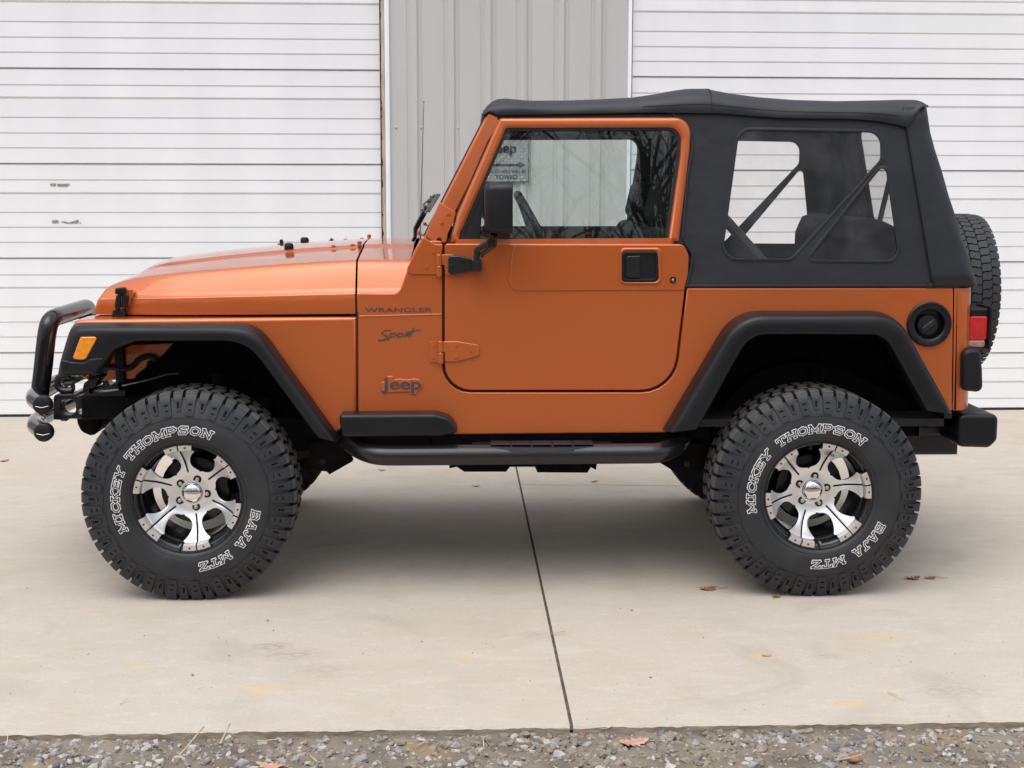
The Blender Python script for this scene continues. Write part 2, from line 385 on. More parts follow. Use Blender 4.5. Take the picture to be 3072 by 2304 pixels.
# concrete apron: two slabs with an open joint between them
def concrete():
    m = bpy.data.materials.new('broom_finished_concrete'); m.use_nodes = True; n = m.node_tree.nodes; l = m.node_tree.links; b = n['Principled BSDF']
    tc = n.new('ShaderNodeTexCoord'); g = tc.outputs['Object']
    def noise(scale, det=5, st=None, dist=0.0):
        t = n.new('ShaderNodeTexNoise'); t.inputs['Scale'].default_value = scale; t.inputs['Detail'].default_value = det; t.inputs['Distortion'].default_value = dist
        if st:
            mp = n.new('ShaderNodeMapping'); mp.inputs['Scale'].default_value = st; l.new(g, mp.inputs[0]); l.new(mp.outputs[0], t.inputs['Vector'])
        else: l.new(g, t.inputs['Vector'])
        return t.outputs['Fac']
    def ramp(src, lo, hi, a=0.0, c=1.0):
        r = n.new('ShaderNodeMapRange'); r.inputs[1].default_value = lo; r.inputs[2].default_value = hi; r.inputs[3].default_value = a; r.inputs[4].default_value = c; l.new(src, r.inputs[0]); return r.outputs[0]
    def mix(fac, a, bcol, blend='MIX'):
        x = n.new('ShaderNodeMix'); x.data_type = 'RGBA'; x.blend_type = blend
        if isinstance(fac, float): x.inputs[0].default_value = fac
        else: l.new(fac, x.inputs[0])
        if isinstance(a, tuple): x.inputs[6].default_value = (*a, 1)
        else: l.new(a, x.inputs[6])
        if isinstance(bcol, tuple): x.inputs[7].default_value = (*bcol, 1)
        else: l.new(bcol, x.inputs[7])
        return x.outputs[2]
    c = mix(ramp(noise(.9, 6), .2, .8), (.474, .420, .345), (.522, .470, .398))
    c = mix(ramp(noise(75, 4), .35, .68, 0, .5), c, (.440, .385, .320))
    c = mix(ramp(noise(21, 6, (1, 1.5, 1)), .56, .74, 0, .5), c, (.585, .535, .475))
    c = mix(ramp(noise(3.2, 7, (1, 1.6, 1), .8), .48, .72, 0, .5), c, (.440, .380, .295))
    c = mix(ramp(noise(6, 7, (.8, 2.0, 1), .6), .52, .80, 0, .45), c, (.575, .535, .47))       # light float streaks
    c = mix(ramp(noise(2.1, 8, (1, 1, 1), 1.5), .56, .76, 0, .55), c, (.365, .325, .27))     # dirt
    c = mix(ramp(noise(160, 2), .58, .72, 0, .42), c, (.30, .26, .22))
    c = mix(ramp(noise(420, 1), .66, .74, 0, .6), c, (.16, .14, .12))
    # ochre stains with a place of their own
    for (u, v, r, k) in ((790, 2071, .07, .55), (2550, 2113, .045, .8), (270, 1829, .03, .7), (1400, 1972, .035, .5), (420, 1999, .05, .4), (2290, 1968, .045, .6), (2640, 1905, .09, .35), (815, 1938, .05, -.8), (880, 1965, .09, -.5), (1620, 1905, .07, -.35), (2860, 2070, .10, -.4), (2480, 1968, .05, -.4), (960, 2010, .10, -.35)):
        X, Y = on_ground(u, v)
        mp = n.new('ShaderNodeMapping'); mp.vector_type = 'POINT'; mp.inputs['Location'].default_value = (-X / (r * 1.7), -Y / r, 0); mp.inputs['Scale'].default_value = (1 / (r * 1.7), 1 / r, 1); l.new(g, mp.inputs[0])
        ln = n.new('ShaderNodeVectorMath'); ln.operation = 'LENGTH'; l.new(mp.outputs[0], ln.inputs[0])
        s = n.new('ShaderNodeMath'); s.operation = 'MULTIPLY'; l.new(ramp(ln.outputs['Value'], 1.0, .25), s.inputs[0]); l.new(ramp(noise(18 if k > 0 else 55, 5, None if k > 0 else (.6, 1.6, 1)), .38, .62, .1 if k > 0 else 0, abs(k)), s.inputs[1])
        c = mix(s.outputs[0], c, (.60, .42, .16) if k > 0 else (.24, .20, .165))
    l.new(c, b.inputs['Base Color']); b.inputs['Roughness'].default_value = .85
    bp = n.new('ShaderNodeBump'); bp.inputs['Strength'].default_value = .35; bp.inputs['Distance'].default_value = .003
    ad = n.new('ShaderNodeMath'); ad.operation = 'ADD'; l.new(noise(240, 3), ad.inputs[0]); l.new(noise(34, 5, (.8, 1.8, 1)), ad.inputs[1]); l.new(ad.outputs[0], bp.inputs['Height']); l.new(bp.outputs[0], b.inputs['Normal'])
    return m
M['concrete'] = concrete()
M['slab_edge'] = mat('dirty_slab_edge', (.34, .29, .225), .9, col2=(.19, .155, .115), vscale=22, bump=.9, bscale=60, stretch=(.6, 1, 2))
M['joint'] = mat('dirt_in_joint', (.085, .070, .055), .95, col2=(.16, .13, .10), vscale=60, bump=.5, bscale=80)
M['crack'] = mat('hairline_crack', (.16, .13, .11), .95)
def slab(name, x0, x1, joint_side):
    """Slab from the apron's front edge back under the building; a slightly crumbled front arris."""
    mb = MB(); N = 1400; rows = []
    rnd = random.Random(3 if joint_side > 0 else 5)
    xs = [x0 + (x1 - x0) * k / N for k in range(N + 1)]
    wob = [rnd.gauss(0, .0013) + (-.006 * rnd.random() if rnd.random() < .04 else 0) for _ in xs]
    wob = [(wob[max(0, i - 1)] + wob[i] * 2 + wob[min(N, i + 1)]) / 4 for i in range(N + 1)]
    back = 4.3
    def xa(x, y):                              # the joint side runs a hair askew
        t = (y + 2.18) / 3.9
        return x - .0405 * t * max(0.0, 1 - abs(x - (x1 if joint_side > 0 else x0)) / 4.0)
    top = [(xa(x, edge_y(x)), edge_y(x) + w + .006, 0) for x, w in zip(xs, wob)]
    arr = [(xa(x, edge_y(x)), edge_y(x) + w, -.006 + w) for x, w in zip(xs, wob)]
    bot = [(xa(x, edge_y(x)), edge_y(x) + w * .6 - .002, -.14) for x, w in zip(xs, wob)]
    far = [(xa(x, back), back, 0) for x in xs]
    in1 = [(p[0], p[1] + .004, 0) for p in top]; in2 = [(p[0], edge_y(x) + .030, 0) for p, x in zip(top, xs)]
    loft(mb, [arr, top, in1, in2, far], 0); loft(mb, [bot, arr], 1)
    e = 0 if joint_side < 0 else -1            # wall of the joint
    q = [top[e], far[e], (far[e][0], far[e][1], -.14), (top[e][0], top[e][1], -.14)]
    mb.add(q, [(0, 1, 2, 3) if joint_side > 0 else (3, 2, 1, 0)], 1)
    return tag(mb.build(name, ['concrete', 'slab_edge'], angle=30), kind='structure')
JX = 1.3502
slab('concrete_apron', -14, JX - .005, 1); slab('concrete_apron', JX + .005, 16, -1)
mb = MB(); ys = [edge_y(JX) - .001 + k * .03 for k in range(216)]
rows = []
for y in ys:
    xc = JX - .0405 * (y + 2.18) / 3.9; rows.append([(xc - .03, y, -.012 + random.uniform(-.004, .003)), (xc, y, -.008 + random.uniform(-.004, .005)), (xc + .03, y, -.012 + random.uniform(-.004, .003))])
loft(mb, rows, flip=True); tag(mb.build('joint_filler', 'joint'), kind='structure')
# hairline cracks across the slabs
for pts in ([(1563, 1454), (1680, 1456), (1800, 1455), (1930, 1457), (2040, 1458)], [(905, 1648), (940, 1639), (1000, 1634), (1060, 1630)]):
    mb = MB(); rows = []
    W_ = [on_ground(u, v) for u, v in pts]; L_ = resample(W_, 60)
    for i, (x, y) in enumerate(L_):
        j = random.uniform(-.006, .006); t = .0016 + random.uniform(0, .0012); rows.append([(x, y + j - t, .0012), (x, y + j + t, .0012)])
    loft(mb, rows, flip=True); tag(mb.build('pavement_crack', 'crack'), kind='structure')
# gravel ground, one sheet to the horizon
def dirt():
    m = mat('muddy_gravel_bed', (.130, .108, .080), .92, col2=(.225, .190, .145), vscale=6, bump=.9, bscale=45)
    n = m.node_tree.nodes; l = m.node_tree.links; b = n['Principled BSDF']
    old = b.inputs['Base Color'].links[0].from_socket
    tc = n.new('ShaderNodeTexCoord'); t = n.new('ShaderNodeTexNoise'); t.inputs['Scale'].default_value = 2.3; t.inputs['Detail'].default_value = 6; l.new(tc.outputs['Object'], t.inputs['Vector'])
    mr = n.new('ShaderNodeMapRange'); mr.inputs[1].default_value = .58; mr.inputs[2].default_value = .74; l.new(t.outputs['Fac'], mr.inputs[0])
    mx = n.new('ShaderNodeMix'); mx.data_type = 'RGBA'; l.new(mr.outputs[0], mx.inputs[0]); l.new(old, mx.inputs[6]); mx.inputs[7].default_value = (.30, .17, .075, 1)
    l.new(mx.outputs[2], b.inputs['Base Color']); return m
M['dirt'] = dirt()
mb = MB()
gx = [-300, -60, -20, -6, -3] + [-.8 + .02 * k for k in range(215)] + [5, 8, 20, 60, 300]
gy = [-300, -80, -25, -8, -4, -3] + [-2.70 + .02 * k for k in range(29)]
rows = []
rg = random.Random(11)
for y in gy:
    rows.append([(x, y, GZ + (rg.uniform(-.006, .010) if -1 < x < 4 and -2.75 < y else 0)) for x in gx])
rows.append([(x, 4.2, GZ - .09) for x in gx]); rows.append([(x, 320, GZ - .09) for x in gx])
loft(mb, rows, flip=True); tag(mb.build('ground', 'dirt', angle=180), kind='structure')
# loose gravel
M['stone_grey'] = mat('grey_limestone_chip', (.215, .21, .205), .85, col2=(.33, .32, .31), vscale=60, bump=.3, bscale=150)
M['stone_pale'] = mat('pale_limestone_chip', (.36, .335, .305), .85, col2=(.47, .44, .41), vscale=60, bump=.3, bscale=150)
M['stone_brown'] = mat('muddy_stone_chip', (.185, .155, .118), .9, col2=(.30, .255, .20), vscale=60, bump=.3, bscale=150)
M['stone_dark'] = mat('dark_slate_chip', (.10, .10, .105), .85, col2=(.18, .18, .185), vscale=60, bump=.3, bscale=150)
def stone(mb, x, y, z, s, mi, rnd, flat=.62):
    base = [(-1, -1, -1), (1, -1, -1), (1, 1, -1), (-1, 1, -1), (-1, -1, 1), (1, -1, 1), (1, 1, 1), (-1, 1, 1)]
    ax = (s * rnd.uniform(.7, 1.3), s * rnd.uniform(.55, .95), s * flat * rnd.uniform(.6, 1.05))
    rot = Matrix.Rotation(rnd.uniform(0, 6.28), 3, 'Z') @ Matrix.Rotation(rnd.uniform(-.5, .5), 3, 'X') @ Matrix.Rotation(rnd.uniform(-.5, .5), 3, 'Y')
    vs = []
    for b in base:
        v = Vector([c * a * .62 * rnd.uniform(.55, 1.15) for c, a in zip(b, ax)]); vs.append(rot @ v + Vector((x, y, z)))
    fs = [(0, 3, 2, 1), (4, 5, 6, 7), (0, 1, 5, 4), (1, 2, 6, 5), (2, 3, 7, 6), (3, 0, 4, 7)]
    # cut the corners: an extra point off each of the larger faces
    for f in list(fs[1:]):
        c = sum((vs[i] for i in f), Vector()) / 4; n = (vs[f[1]] - vs[f[0]]).cross(vs[f[2]] - vs[f[0]])
        if n.length > 1e-12:
            vs.append(c + n.normalized() * s * rnd.uniform(.05, .28)); k = len(vs) - 1; fs.remove(f)
            for i in range(4): fs.append((f[i], f[(i + 1) % 4], k))
    mb.add(vs, fs, mi)
mb = MB(); rg = random.Random(21)
def dens(x):                                   # thick in the middle and left, thinner mud on the right
    return lerp([(-.6, 1.0), (.2, .75), (.7, .55), (1.15, .9), (1.9, 1.0), (2.3, .6), (3.0, .85)], x)
k = 0
while k < 8500:
    x = rg.uniform(-.75, 3.35); y = edge_y(x) - .004 - abs(rg.gauss(0, .19)) * (1 if rg.random() < .75 else 3) - .004
    if y < -3.3 or rg.random() > dens(x): continue
    big = rg.random(); s = .004 + .016 * big ** 3.0 + (.006 if big > .985 else 0)
    brown = lerp([(-.6, .35), (.6, .45), (1.3, .75), (1.75, .6), (2.2, .5), (3, .35)], x)
    q = rg.random(); mi = 2 if q < brown else (0 if q < brown + (1 - brown) * .5 else (1 if q < brown + (1 - brown) * .85 else 3))
    stone(mb, x, y, GZ + s * .15, s, mi, rg); k += 1
for _ in range(6500):
    x = rg.uniform(-.6, 3.2); y = edge_y(x) - .003 - abs(rg.gauss(0, .16))
    if y < -2.6: continue
    stone(mb, x, y, GZ + .001, .0014 + .0030 * rg.random() ** 2, rg.choice([0, 2, 2, 2, 3]), rg)
for (u, v, s, mi) in ((330, 2205, .019, 0), (378, 2204, .014, 0), (715, 2212, .017, 1), (735, 2206, .016, 0), (945, 2248, .017, 0), (885, 2285, .016, 0), (465, 2284, .016, 1), (570, 2210, .014, 1), (652, 2270, .010, 1),
                      (2060, 2194, .020, 1), (1640, 2235, .020, 1), (1720, 2250, .014, 1), (2290, 2232, .015, 0), (2320, 2226, .014, 0), (2245, 2285, .018, 1), (2700, 2190, .014, 1), (3000, 2180, .017, 1), (3030, 2235, .014, 1), (1560, 2230, .018, 1), (1370, 2260, .017, 1), (1545, 2215, .018, 1), (1380, 2300, .022, 1), (2430, 2180, .017, 1), (2480, 2178, .014, 1)):
    x, y = on_ground(u, v, GZ); stone(mb, x, y, GZ + s * .3, s, mi, rg, .75)
tag(mb.build('gravel', ['stone_grey', 'stone_pale', 'stone_brown', 'stone_dark'], angle=20), kind='stuff')
# tiny grit on the apron
mb = MB()
for _ in range(420):
    u = rg.uniform(0, 3072); v = 1280 + 880 * rg.random() ** .6; x, y = on_ground(u, v)
    if -.5 < x < 2.9 and -.95 < y < -.55: continue
    s = .0012 + .0022 * rg.random() ** 3; stone(mb, x, y, s * .3, s, rg.choice([0, 2, 2, 3]), rg)
tag(mb.build('grit', ['stone_grey', 'stone_pale', 'stone_brown', 'stone_dark'], angle=20), kind='stuff')

# ---------------------------------------------------------------- garage
BY0, BS = 3.490, math.tan(R(1.55))
BROT = math.atan(BS)
garage = tag(empty('garage', (1.2, BY0 + BS * 1.2, 0), BROT), 'white and grey metal garage behind the orange car, two ribbed white roll doors', 'garage')
_bx = Vector((math.cos(BROT), math.sin(BROT), 0)); _bn = Vector((-math.sin(BROT), math.cos(BROT), 0)); _bo = Vector((1.2, BY0 + BS * 1.2, 0))
def BW(u, v, off=0.0):
    d = ray(u, v); t = ((_bo + _bn * off) - CAM).dot(_bn) / d.dot(_bn); p = CAM + d * t - _bo; return p.dot(_bx), p.z
sL1 = BW(1145, 600)[0]; sTL0, sTL1 = BW(1158.5, 600)[0], BW(1172, 600)[0]
sTR0, sTR1 = BW(1882, 300)[0], BW(1892.5, 300)[0]; sR0 = sTR1 + .012
wl, wr = sL1 - 3.70, sR0 + 3.70
DH = 3.6
# siding: ribs as a folded profile
ribs = [BW(u, 150)[0] for u in (1242, 1353, 1464, 1571, 1683, 1794)]
def siding(x0, x1, z0, z1, centers, y=0.0):
    prof = [(x0, y)]
    for c in centers:
        if x0 + .05 < c < x1 - .05: prof += [(c - .054, y), (c - .050, y - .004), (c - .044, y), (c - .030, y), (c - .017, y - .019), (c + .017, y - .019), (c + .030, y), (c + .044, y), (c + .050, y - .004), (c + .054, y)]
    prof.append((x1, y)); mb = MB()
    loft(mb, [[(a, b, z0) for a, b in prof], [(a, b, z1) for a, b in prof]], flip=True)
    loft(mb, [[(x0, y + .12, z) for z in (z0, z1)], [(x1, y + .12, z) for z in (z0, z1)]]); return mb
wall = siding(sTL1, sTR0, 0.0, 4.6, ribs)
cl = ribs[3]; box(wall, cl + .006, cl + .0085, -.0215, -.018, 0, 4.6, 0)       # lap of the two sheets
wall = wall.build('wall', 'siding', garage, angle=25)
for u in (1188, 1263.6, 1375, 1487, 1600, 1706, 1815):
    for dv in (0, -410, 530):
        s, z = BW(u, 383 + dv)
        if z > .1: mb = MB(); lathe(mb, [(.0075, 0), (.0075, -.002), (.005, -.003), (.0048, -.006), (.0005, -.007)], (s, -.0003, z), 'Y', 10); mb.build('screw', 'steel', wall)
pitch = ribs[1] - ribs[0]
wl = sL1 - 3.70; wr = sR0 + 3.70
siding(-9.5, wl - .03, 0, 4.6, [wl - .15 - pitch * k for k in range(30)]).build('wall', 'siding', garage, angle=25)
siding(wr + .03, 11.5, 0, 4.6, [wr + .15 + pitch * k for k in range(24)]).build('wall', 'siding', garage, angle=25)
siding(wl - .03, sTL1 - .0005, DH + .06, 4.6, [sTL1 - .2 - pitch * k for k in range(15)]).build('wall', 'siding', garage, angle=25)
siding(sTR0 + .0005, wr + .03, DH + .06, 4.6, [sTR0 + .2 + pitch * k for k in range(15)]).build('wall', 'siding', garage, angle=25)
mb = MB(); box(mb, -9.5, -9.3, .13, 9, -.02, 4.6, 0); mb.build('wall', 'siding', garage); mb = MB(); box(mb, 11.3, 11.5, .13, 9, -.02, 4.6, 0); mb.build('wall', 'siding', garage); mb = MB(); box(mb, -9.3, 11.3, 8.8, 9, -.02, 4.6, 0); mb.build('wall', 'siding', garage)
mb = MB(); mb.add([(-9.8, -.28, 4.55), (11.8, -.28, 4.55), (11.8, 4.5, 5.7), (-9.8, 4.5, 5.7), (-9.8, 9.3, 4.55), (11.8, 9.3, 4.55)], [(0, 1, 2, 3), (3, 2, 5, 4)]); mb.add([(-9.8, -.28, 4.50), (11.8, -.28, 4.50), (11.8, 4.5, 5.65), (-9.8, 4.5, 5.65), (-9.8, 9.3, 4.50), (11.8, 9.3, 4.50)], [(3, 2, 1, 0), (4, 5, 2, 3)]); mb.build('roof', 'roofing', garage)
mb = MB(); box(mb, sTL0, sTL1, -.022, .10, 0, DH + .09, .004); box(mb, sTL0 + .012, sTL0 + .016, -.0245, -.021, 0, DH + .08, 0); mb.build('door_trim', 'trim', garage)
mb = MB(); box(mb, sTR0, sTR1, -.022, .10, 0, DH + .09, .004); mb.build('door_trim', 'trim', garage)
for xa_, xb_t in ((wl - .06, wl - .001), (wr + .001, wr + .06)):
    mb = MB(); box(mb, xa_, xb_t, -.022, .10, 0, DH + .09, .004); mb.build('door_trim', 'trim', garage)
for xa_, xb_t in ((wl - .001, sTL0 - .001), (sTR1 + .001, wr + .001)):
    mb = MB(); box(mb, xa_, xb_t, -.022, .10, DH + .045, DH + .09, .004); mb.build('door_trim', 'trim', garage)
mb = MB(); box(mb, sL1 + .002, sTL0 - .001, -.008, .08, 0, DH + .02, .003)
rj = random.Random(4)
zz = .1
mb.build('jamb', 'wood', garage)
# torn black weather strip beside the door: one strip with a ragged edge
mb = MB(); rows = []; z = .02
while z < DH:
    q = .0015 + (.0075 * rj.random() ** 2 if rj.random() < .45 else 0); dz_ = rj.uniform(.006, .03); rows.append([(sL1 - .003, -.0095, z), (sL1 + .003 + q, -.0105, z)]); z += dz_
loft(mb, rows, flip=True); mb.build('weather_strip', 'seam', garage)
# ribbed sectional doors: rib lines read off the photograph
Z7 = .7836
linesL = [(5, 1), (82, 0), (142, 0), (200, 0), (262, 1), (325, 0), (375, 1), (450, 0), (510, 0), (567, 0), (629, 1), (690, 0), (742, 1), (815, 0), (872, 0), (930, 0), (992, 1), (1055, 0), (1105, 1), (1178, 0), (1236, 0), (1293, 0), (1355, 1), (1415, 0), (1470, 1), (1535, 0)]
lz = sorted((BW(70, y * Z7)[1], b) for y, b in linesL)
sec = lz[-1][0] - [z for z, b in lz if b][-3]   # one section's height
lz = [(z, b) for z, b in lz if z > .05]
while lz[-1][0] < DH - .1:                     # carry the pattern on above the picture
    z = lz[-6][0] + sec; lz.append((z, lz[-6][1]))
lz = [(z, b) for z, b in lz if z < DH - .03]
def garage_door(x0, x1, dz, parent):
    """Returns the door: one child per section between the section joints, each a folded sheet."""
    root = empty('garage_door', (0, 0, 0), 0, parent)
    zs = [(.012, 0)] + [(z + dz, b) for z, b in lz] + [(DH + .05, 0)]
    bold = [i for i, (z, b) in enumerate(zs) if b]
    joints = [0] + [i for i in bold if (bold.index(i) % 2 == 1)] + [len(zs) - 1]
    if joints[1] == 0: joints.pop(0)
    for a, b in zip(joints, joints[1:]):
        prof = []                              # (y, z) from the bottom to the top
        for i in range(a, b):
            z0, z1 = zs[i][0], zs[i + 1][0]; nb = zs[i + 1][1]; pb = zs[i][1]
            lo = z0 + (.007 if pb else .0030)
            prof += [(.028, lo), (.0255, lo + .004), (.030, z1 - .012 if nb else z1 - .006)]
            if nb: prof += [(.030, z1 - .007), (.036, z1 - .004), (.0365, z1 + .002)]
            else: prof += [(.0317, z1 - .0035), (.0317, z1 + .001)]
        mb = MB(); rows = [[(x0, y, z), (x1, y, z)] for y, z in prof]; loft(mb, rows, flip=True)
        o = mb.build('door_section', 'door_white', root, angle=12)
    mb = MB(); box(mb, x0, x1, .050, .09, .02, DH + .05, 0); mb.build('door_core', 'door_white', root)
    mb = MB(); box(mb, x0, x1, .020, .052, 0.0, .0125, .003); mb.build('bottom_seal', 'seam', root)
    return root
dl = garage_door(wl, sL1, 0.0, garage); dr = garage_door(sR0, wr, BW(2990, 1105 * Z7 + 7.5)[1] - BW(70, 1105 * Z7)[1], garage)
dl['label'] = 'left door with two scuffed patches'
# scuffs: peeled remains of old stickers on the left door
mb = MB()
def patch(pts, y=.0238):
    q = [BW(u, v, y) for u, v in pts]; plate(mb, [[(s, z) for s, z in q]], y, .0015, 0)
sc = lambda x, y: (x * .7843, y * .7836)
for k_, poly in enumerate(([(190, 703), (214, 702), (213, 712), (193, 711)], [(218, 704), (262, 703), (268, 706), (262, 709), (256, 714), (220, 713)], [(200, 843), (222, 843), (224, 854), (202, 855), (198, 849)], [(232, 848), (246, 847), (262, 852), (300, 841), (302, 855), (262, 856), (246, 854)], [(306, 851), (310, 852), (309, 857), (306, 856)])):
    if k_ == 2: mb.build('sticker_residue', 'scuff', dl); mb = MB()
    patch([sc(*p) for p in poly])
mb.build('sticker_residue', 'scuff', dl)

# sign on the wall between the doors
sx0, sz0 = BW(1450.8, 546.5, -.03); sx1, _ = BW(1587, 546.5, -.03); _, sz1 = BW(1519, 343, -.03)
def bw_world(s, z, off): p = _bo + _bx * s + _bn * off; return (p.x, p.y, z)
sign = tag(empty('sign', bw_world((sx0 + sx1) / 2, sz0, -.03), BROT), 'embossed diamond plate sign on the grey wall, seen through the car door window', 'sign')
cx = (sx0 + sx1) / 2; SW = sx1 - sx0; SH = sz1 - sz0
mb = MB(); plate(mb, [rect(-SW / 2, SW / 2, 0, SH, .006)], 0, .008, .0015)
for i in range(int(SW / .022) + 1):
    for j in range(int(SH / .022) + 1):
        X = -SW / 2 + .011 + i * .022; Z = .011 + j * .022
        if X > SW / 2 - .006 or Z > SH - .006: continue
        a = R(45) if (i + j) % 2 else R(-45); q = Matrix.Translation((X, 0, Z)) @ Matrix.Rotation(a, 4, 'Y')
        mb.add([(-.012, -.0005, 0), (0, -.0005, -.003), (.012, -.0005, 0), (0, -.0005, .003), (-.005, -.003, 0), (.005, -.003, 0)], [(0, 1, 4), (1, 5, 4), (1, 2, 5), (2, 3, 5), (3, 4, 5), (3, 0, 4)], 0, q)
mb.build('plate', 'plate', sign, angle=10)
mb = MB()
for (u0, u1, v0, v1) in ((0, 1, 0, .012), (0, 1, .988, 1)): box(mb, -SW / 2, SW / 2, -.0045, .0085, v0 * SH, v1 * SH, .001)
box(mb, -SW / 2, -SW / 2 + .004, -.0045, .0085, .004, SH - .004, .001); box(mb, SW / 2 - .004, SW / 2, -.0045, .0085, .004, SH - .004, .001)
mb.build('border', 'print', sign)
mb = MB()
def nz(x, y): s, z = BW(*px('n', x, y), -.035); return s - cx, z - sz0
x_, z_ = nz(605, 300); text(mb, 'Jeep', x_ - .012, z_, -.0046, .066, 1.0, .03)
x_, z_ = nz(605, 468); text(mb, 'ALL OTHERS WILL BE', x_, z_, -.0046, .0225, .86, .012)
x_, z_ = nz(605, 517); text(mb, 'TOWED', x_, z_, -.0046, .0265, 1.05, .02)
x_, z_ = nz(605, 401); plate(mb, [[(-.135, z_ - .008), (.085, z_ - .008), (.085, z_ - .022), (.128, z_), (.085, z_ + .022), (.085, z_ + .008), (-.135, z_ + .008)]], -.0046, .001, 0)
mb.build('lettering', 'print', sign)

# ---------------------------------------------------------------- bare woods behind the photographer (mirrored in the glass and paint)
M['bark'] = mat('winter_bark', (.060, .052, .045), .9, var=.3, vscale=3)
M['litter'] = mat('leaf_litter_bank', (.040, .032, .024), .95, var=.4, vscale=1.2)
mb = MB(); rw = random.Random(5)
def branch(p, d, L, r, depth):
    segs = 3; q = p; ps = [p]; rs = [r]
    for i in range(segs):
        d = (d + Vector((rw.uniform(-.16, .16), rw.uniform(-.16, .16), rw.uniform(-.05, .14)))).normalized(); q = q + d * L / segs; ps.append(q); rs.append(r * (1 - .62 * (i + 1) / segs))
    tube(mb, [tuple(a) for a in ps], rs, 4 if depth else 6, cap=None)
    if depth >= 4: return
    nb = (8, 5, 4, 3)[depth]
    for i in range(nb):
        t = rw.uniform(.35, 1.0) if depth == 0 else rw.uniform(.2, 1.0); k = min(segs - 1, int(t * segs)); a = ps[k].lerp(ps[k + 1], t * segs - k)
        side = Vector((rw.uniform(-1, 1), rw.uniform(-1, 1), rw.uniform(.1, .9))).normalized()
        nd = (d * .5 + side).normalized(); branch(a, nd, L * rw.uniform(.38, .58), max(.006, r * (1 - .6 * t) * .55), depth + 1)
for i in range(34):
    x = -24 + i * 1.45 + rw.uniform(-.8, .8); y = -rw.uniform(17, 34) if i % 3 else -rw.uniform(15, 20)
    branch(Vector((x, y, -.2)), Vector((rw.uniform(-.06, .06), rw.uniform(-.06, .06), 1)).normalized(), rw.uniform(5.5, 9), rw.uniform(.09, .19), 0)
for i in range(70):
    x = -34 + i * 1.0 + rw.uniform(-.8, .8); y = -rw.uniform(36, 58); zb_ = 1.2 + (-y - 30) * .17
    branch(Vector((x, y, zb_)), Vector((rw.uniform(-.06, .06), rw.uniform(-.06, .06), 1)).normalized(), rw.uniform(5.0, 8), rw.uniform(.12, .24), 1)
tag(mb.build('bare_woodland', 'bark', angle=180), kind='stuff')
mb = MB(); rows = []
for j in range(12):
    y = -16 - j * 3.5; rows.append([(x * 2.0 - 60, y, (-.1 if j == 0 else -.1 + .9 * min(j, 4) * .5 + max(0, j - 4) * .75 + rw.uniform(-.25, .35))) for x in range(62)])
loft(mb, rows); tag(mb.build('hillside', 'litter', angle=180), kind='structure')
# ================================================================== THE CAR
car = tag(empty('off_road_car', (0, 0, 0)), 'orange two-door off-road car with black soft top and big mud tyres, parked on the concrete', 'car')
yc = lambda v: (lambda z: v)
def ln(off): return lambda z: lean(z) + off
SKIP = ('decal', 'badge', 'lock')

# ---- wheel-arch flare lines (outer contact line on the body, inner lip line)
RA = P('h', [(20, 972), (548, 80, .17), (1752, 80, .15), (2172, 835)], YS)
RC = P('h', [(285, 972), (676, 262, .11), (1690, 262, .09), (2010, 835)], YS - .10)
FA = P('a', [(286, 1040), (300, 958), (345, 800), (380, 702, .035), (1600, 702, .14), (2152, 1470)], YS)
FC = P('a', [(530, 1045), (575, 985, .03), (655, 880, .05), (800, 826, .05), (1525, 826, .15), (1995, 1465)], YS - .10)
SEC = [(0, -.004), (.0, .012), (.03, .045), (.085, .078), (.17, .097), (.30, .104), (.55, .106), (.85, .106), (.95, .104), (.99, .098), (1.0, .088), (.99, .05), (.97, .0)]
def flare(A, C, n=70):
    a = resample(fillet(A, 10), n); c = resample(fillet(C, 10), n); rows = []
    for i, ((x0, z0), (x1, z1)) in enumerate(zip(a, c)):
        e = min(i, n - 1 - i); k = 1.0 if e > 1 else (.975 if e == 1 else .955)
        rows.append([(x0 + (x1 - x0) * t, YS - o * k, z0 + (z1 - z0) * t) for t, o in SEC])
    mb = MB(); loft(mb, rows, flip=False)
    for r, f in ((rows[0], 1), (rows[-1], 0)):
        mb.add(r, [tuple(range(len(r))) if f else tuple(reversed(range(len(r))))])
    return mb, a, c
mbR, ra, rc = flare(RA, RC); mbF, fa, fc = flare(FA, FC)
mid = lambda a, c, t: [(p[0] + (q[0] - p[0]) * t, p[1] + (q[1] - p[1]) * t) for p, q in zip(a, c)]

# ---- tub side
bd = lambda *p: P('d', p, YS)
front = bd((773.5, 906), (773.5, 634.5), (862, 633.5, .035), (893, 545), (906, 520), (952, 520))
front = [front[0], front[1], front[2], front[3], front[4], front[5]]
opening = bd((955.5, 530), (955.5, 847.5, .105), (1457, 847.5, .145), (1474, 705), (1484, 622.5))
rear = P('g', [(390, 548), (384, 1310), (354, 1310)], YS)
arch = mid(ra, rc, .45)
tail = bd((1437, 934.5), (985, 938.5))
outline = front + opening + rear + [tuple(p) for p in reversed(arch)] + tail
fx, fz_ = P('g', [(238, 772)], YS)[0]; fr0 = abs(P('g', [(377, 772)], YS)[0][0] - fx) * .80
mb = MB(); plate(mb, [outline, [(fx + fr0 * math.cos(k * math.pi / 16), fz_ + fr0 * math.sin(k * math.pi / 16)) for k in range(32)]], YS, .03, .0055, 3)
body = mb.build('body_side', 'paint', car, wn=True)
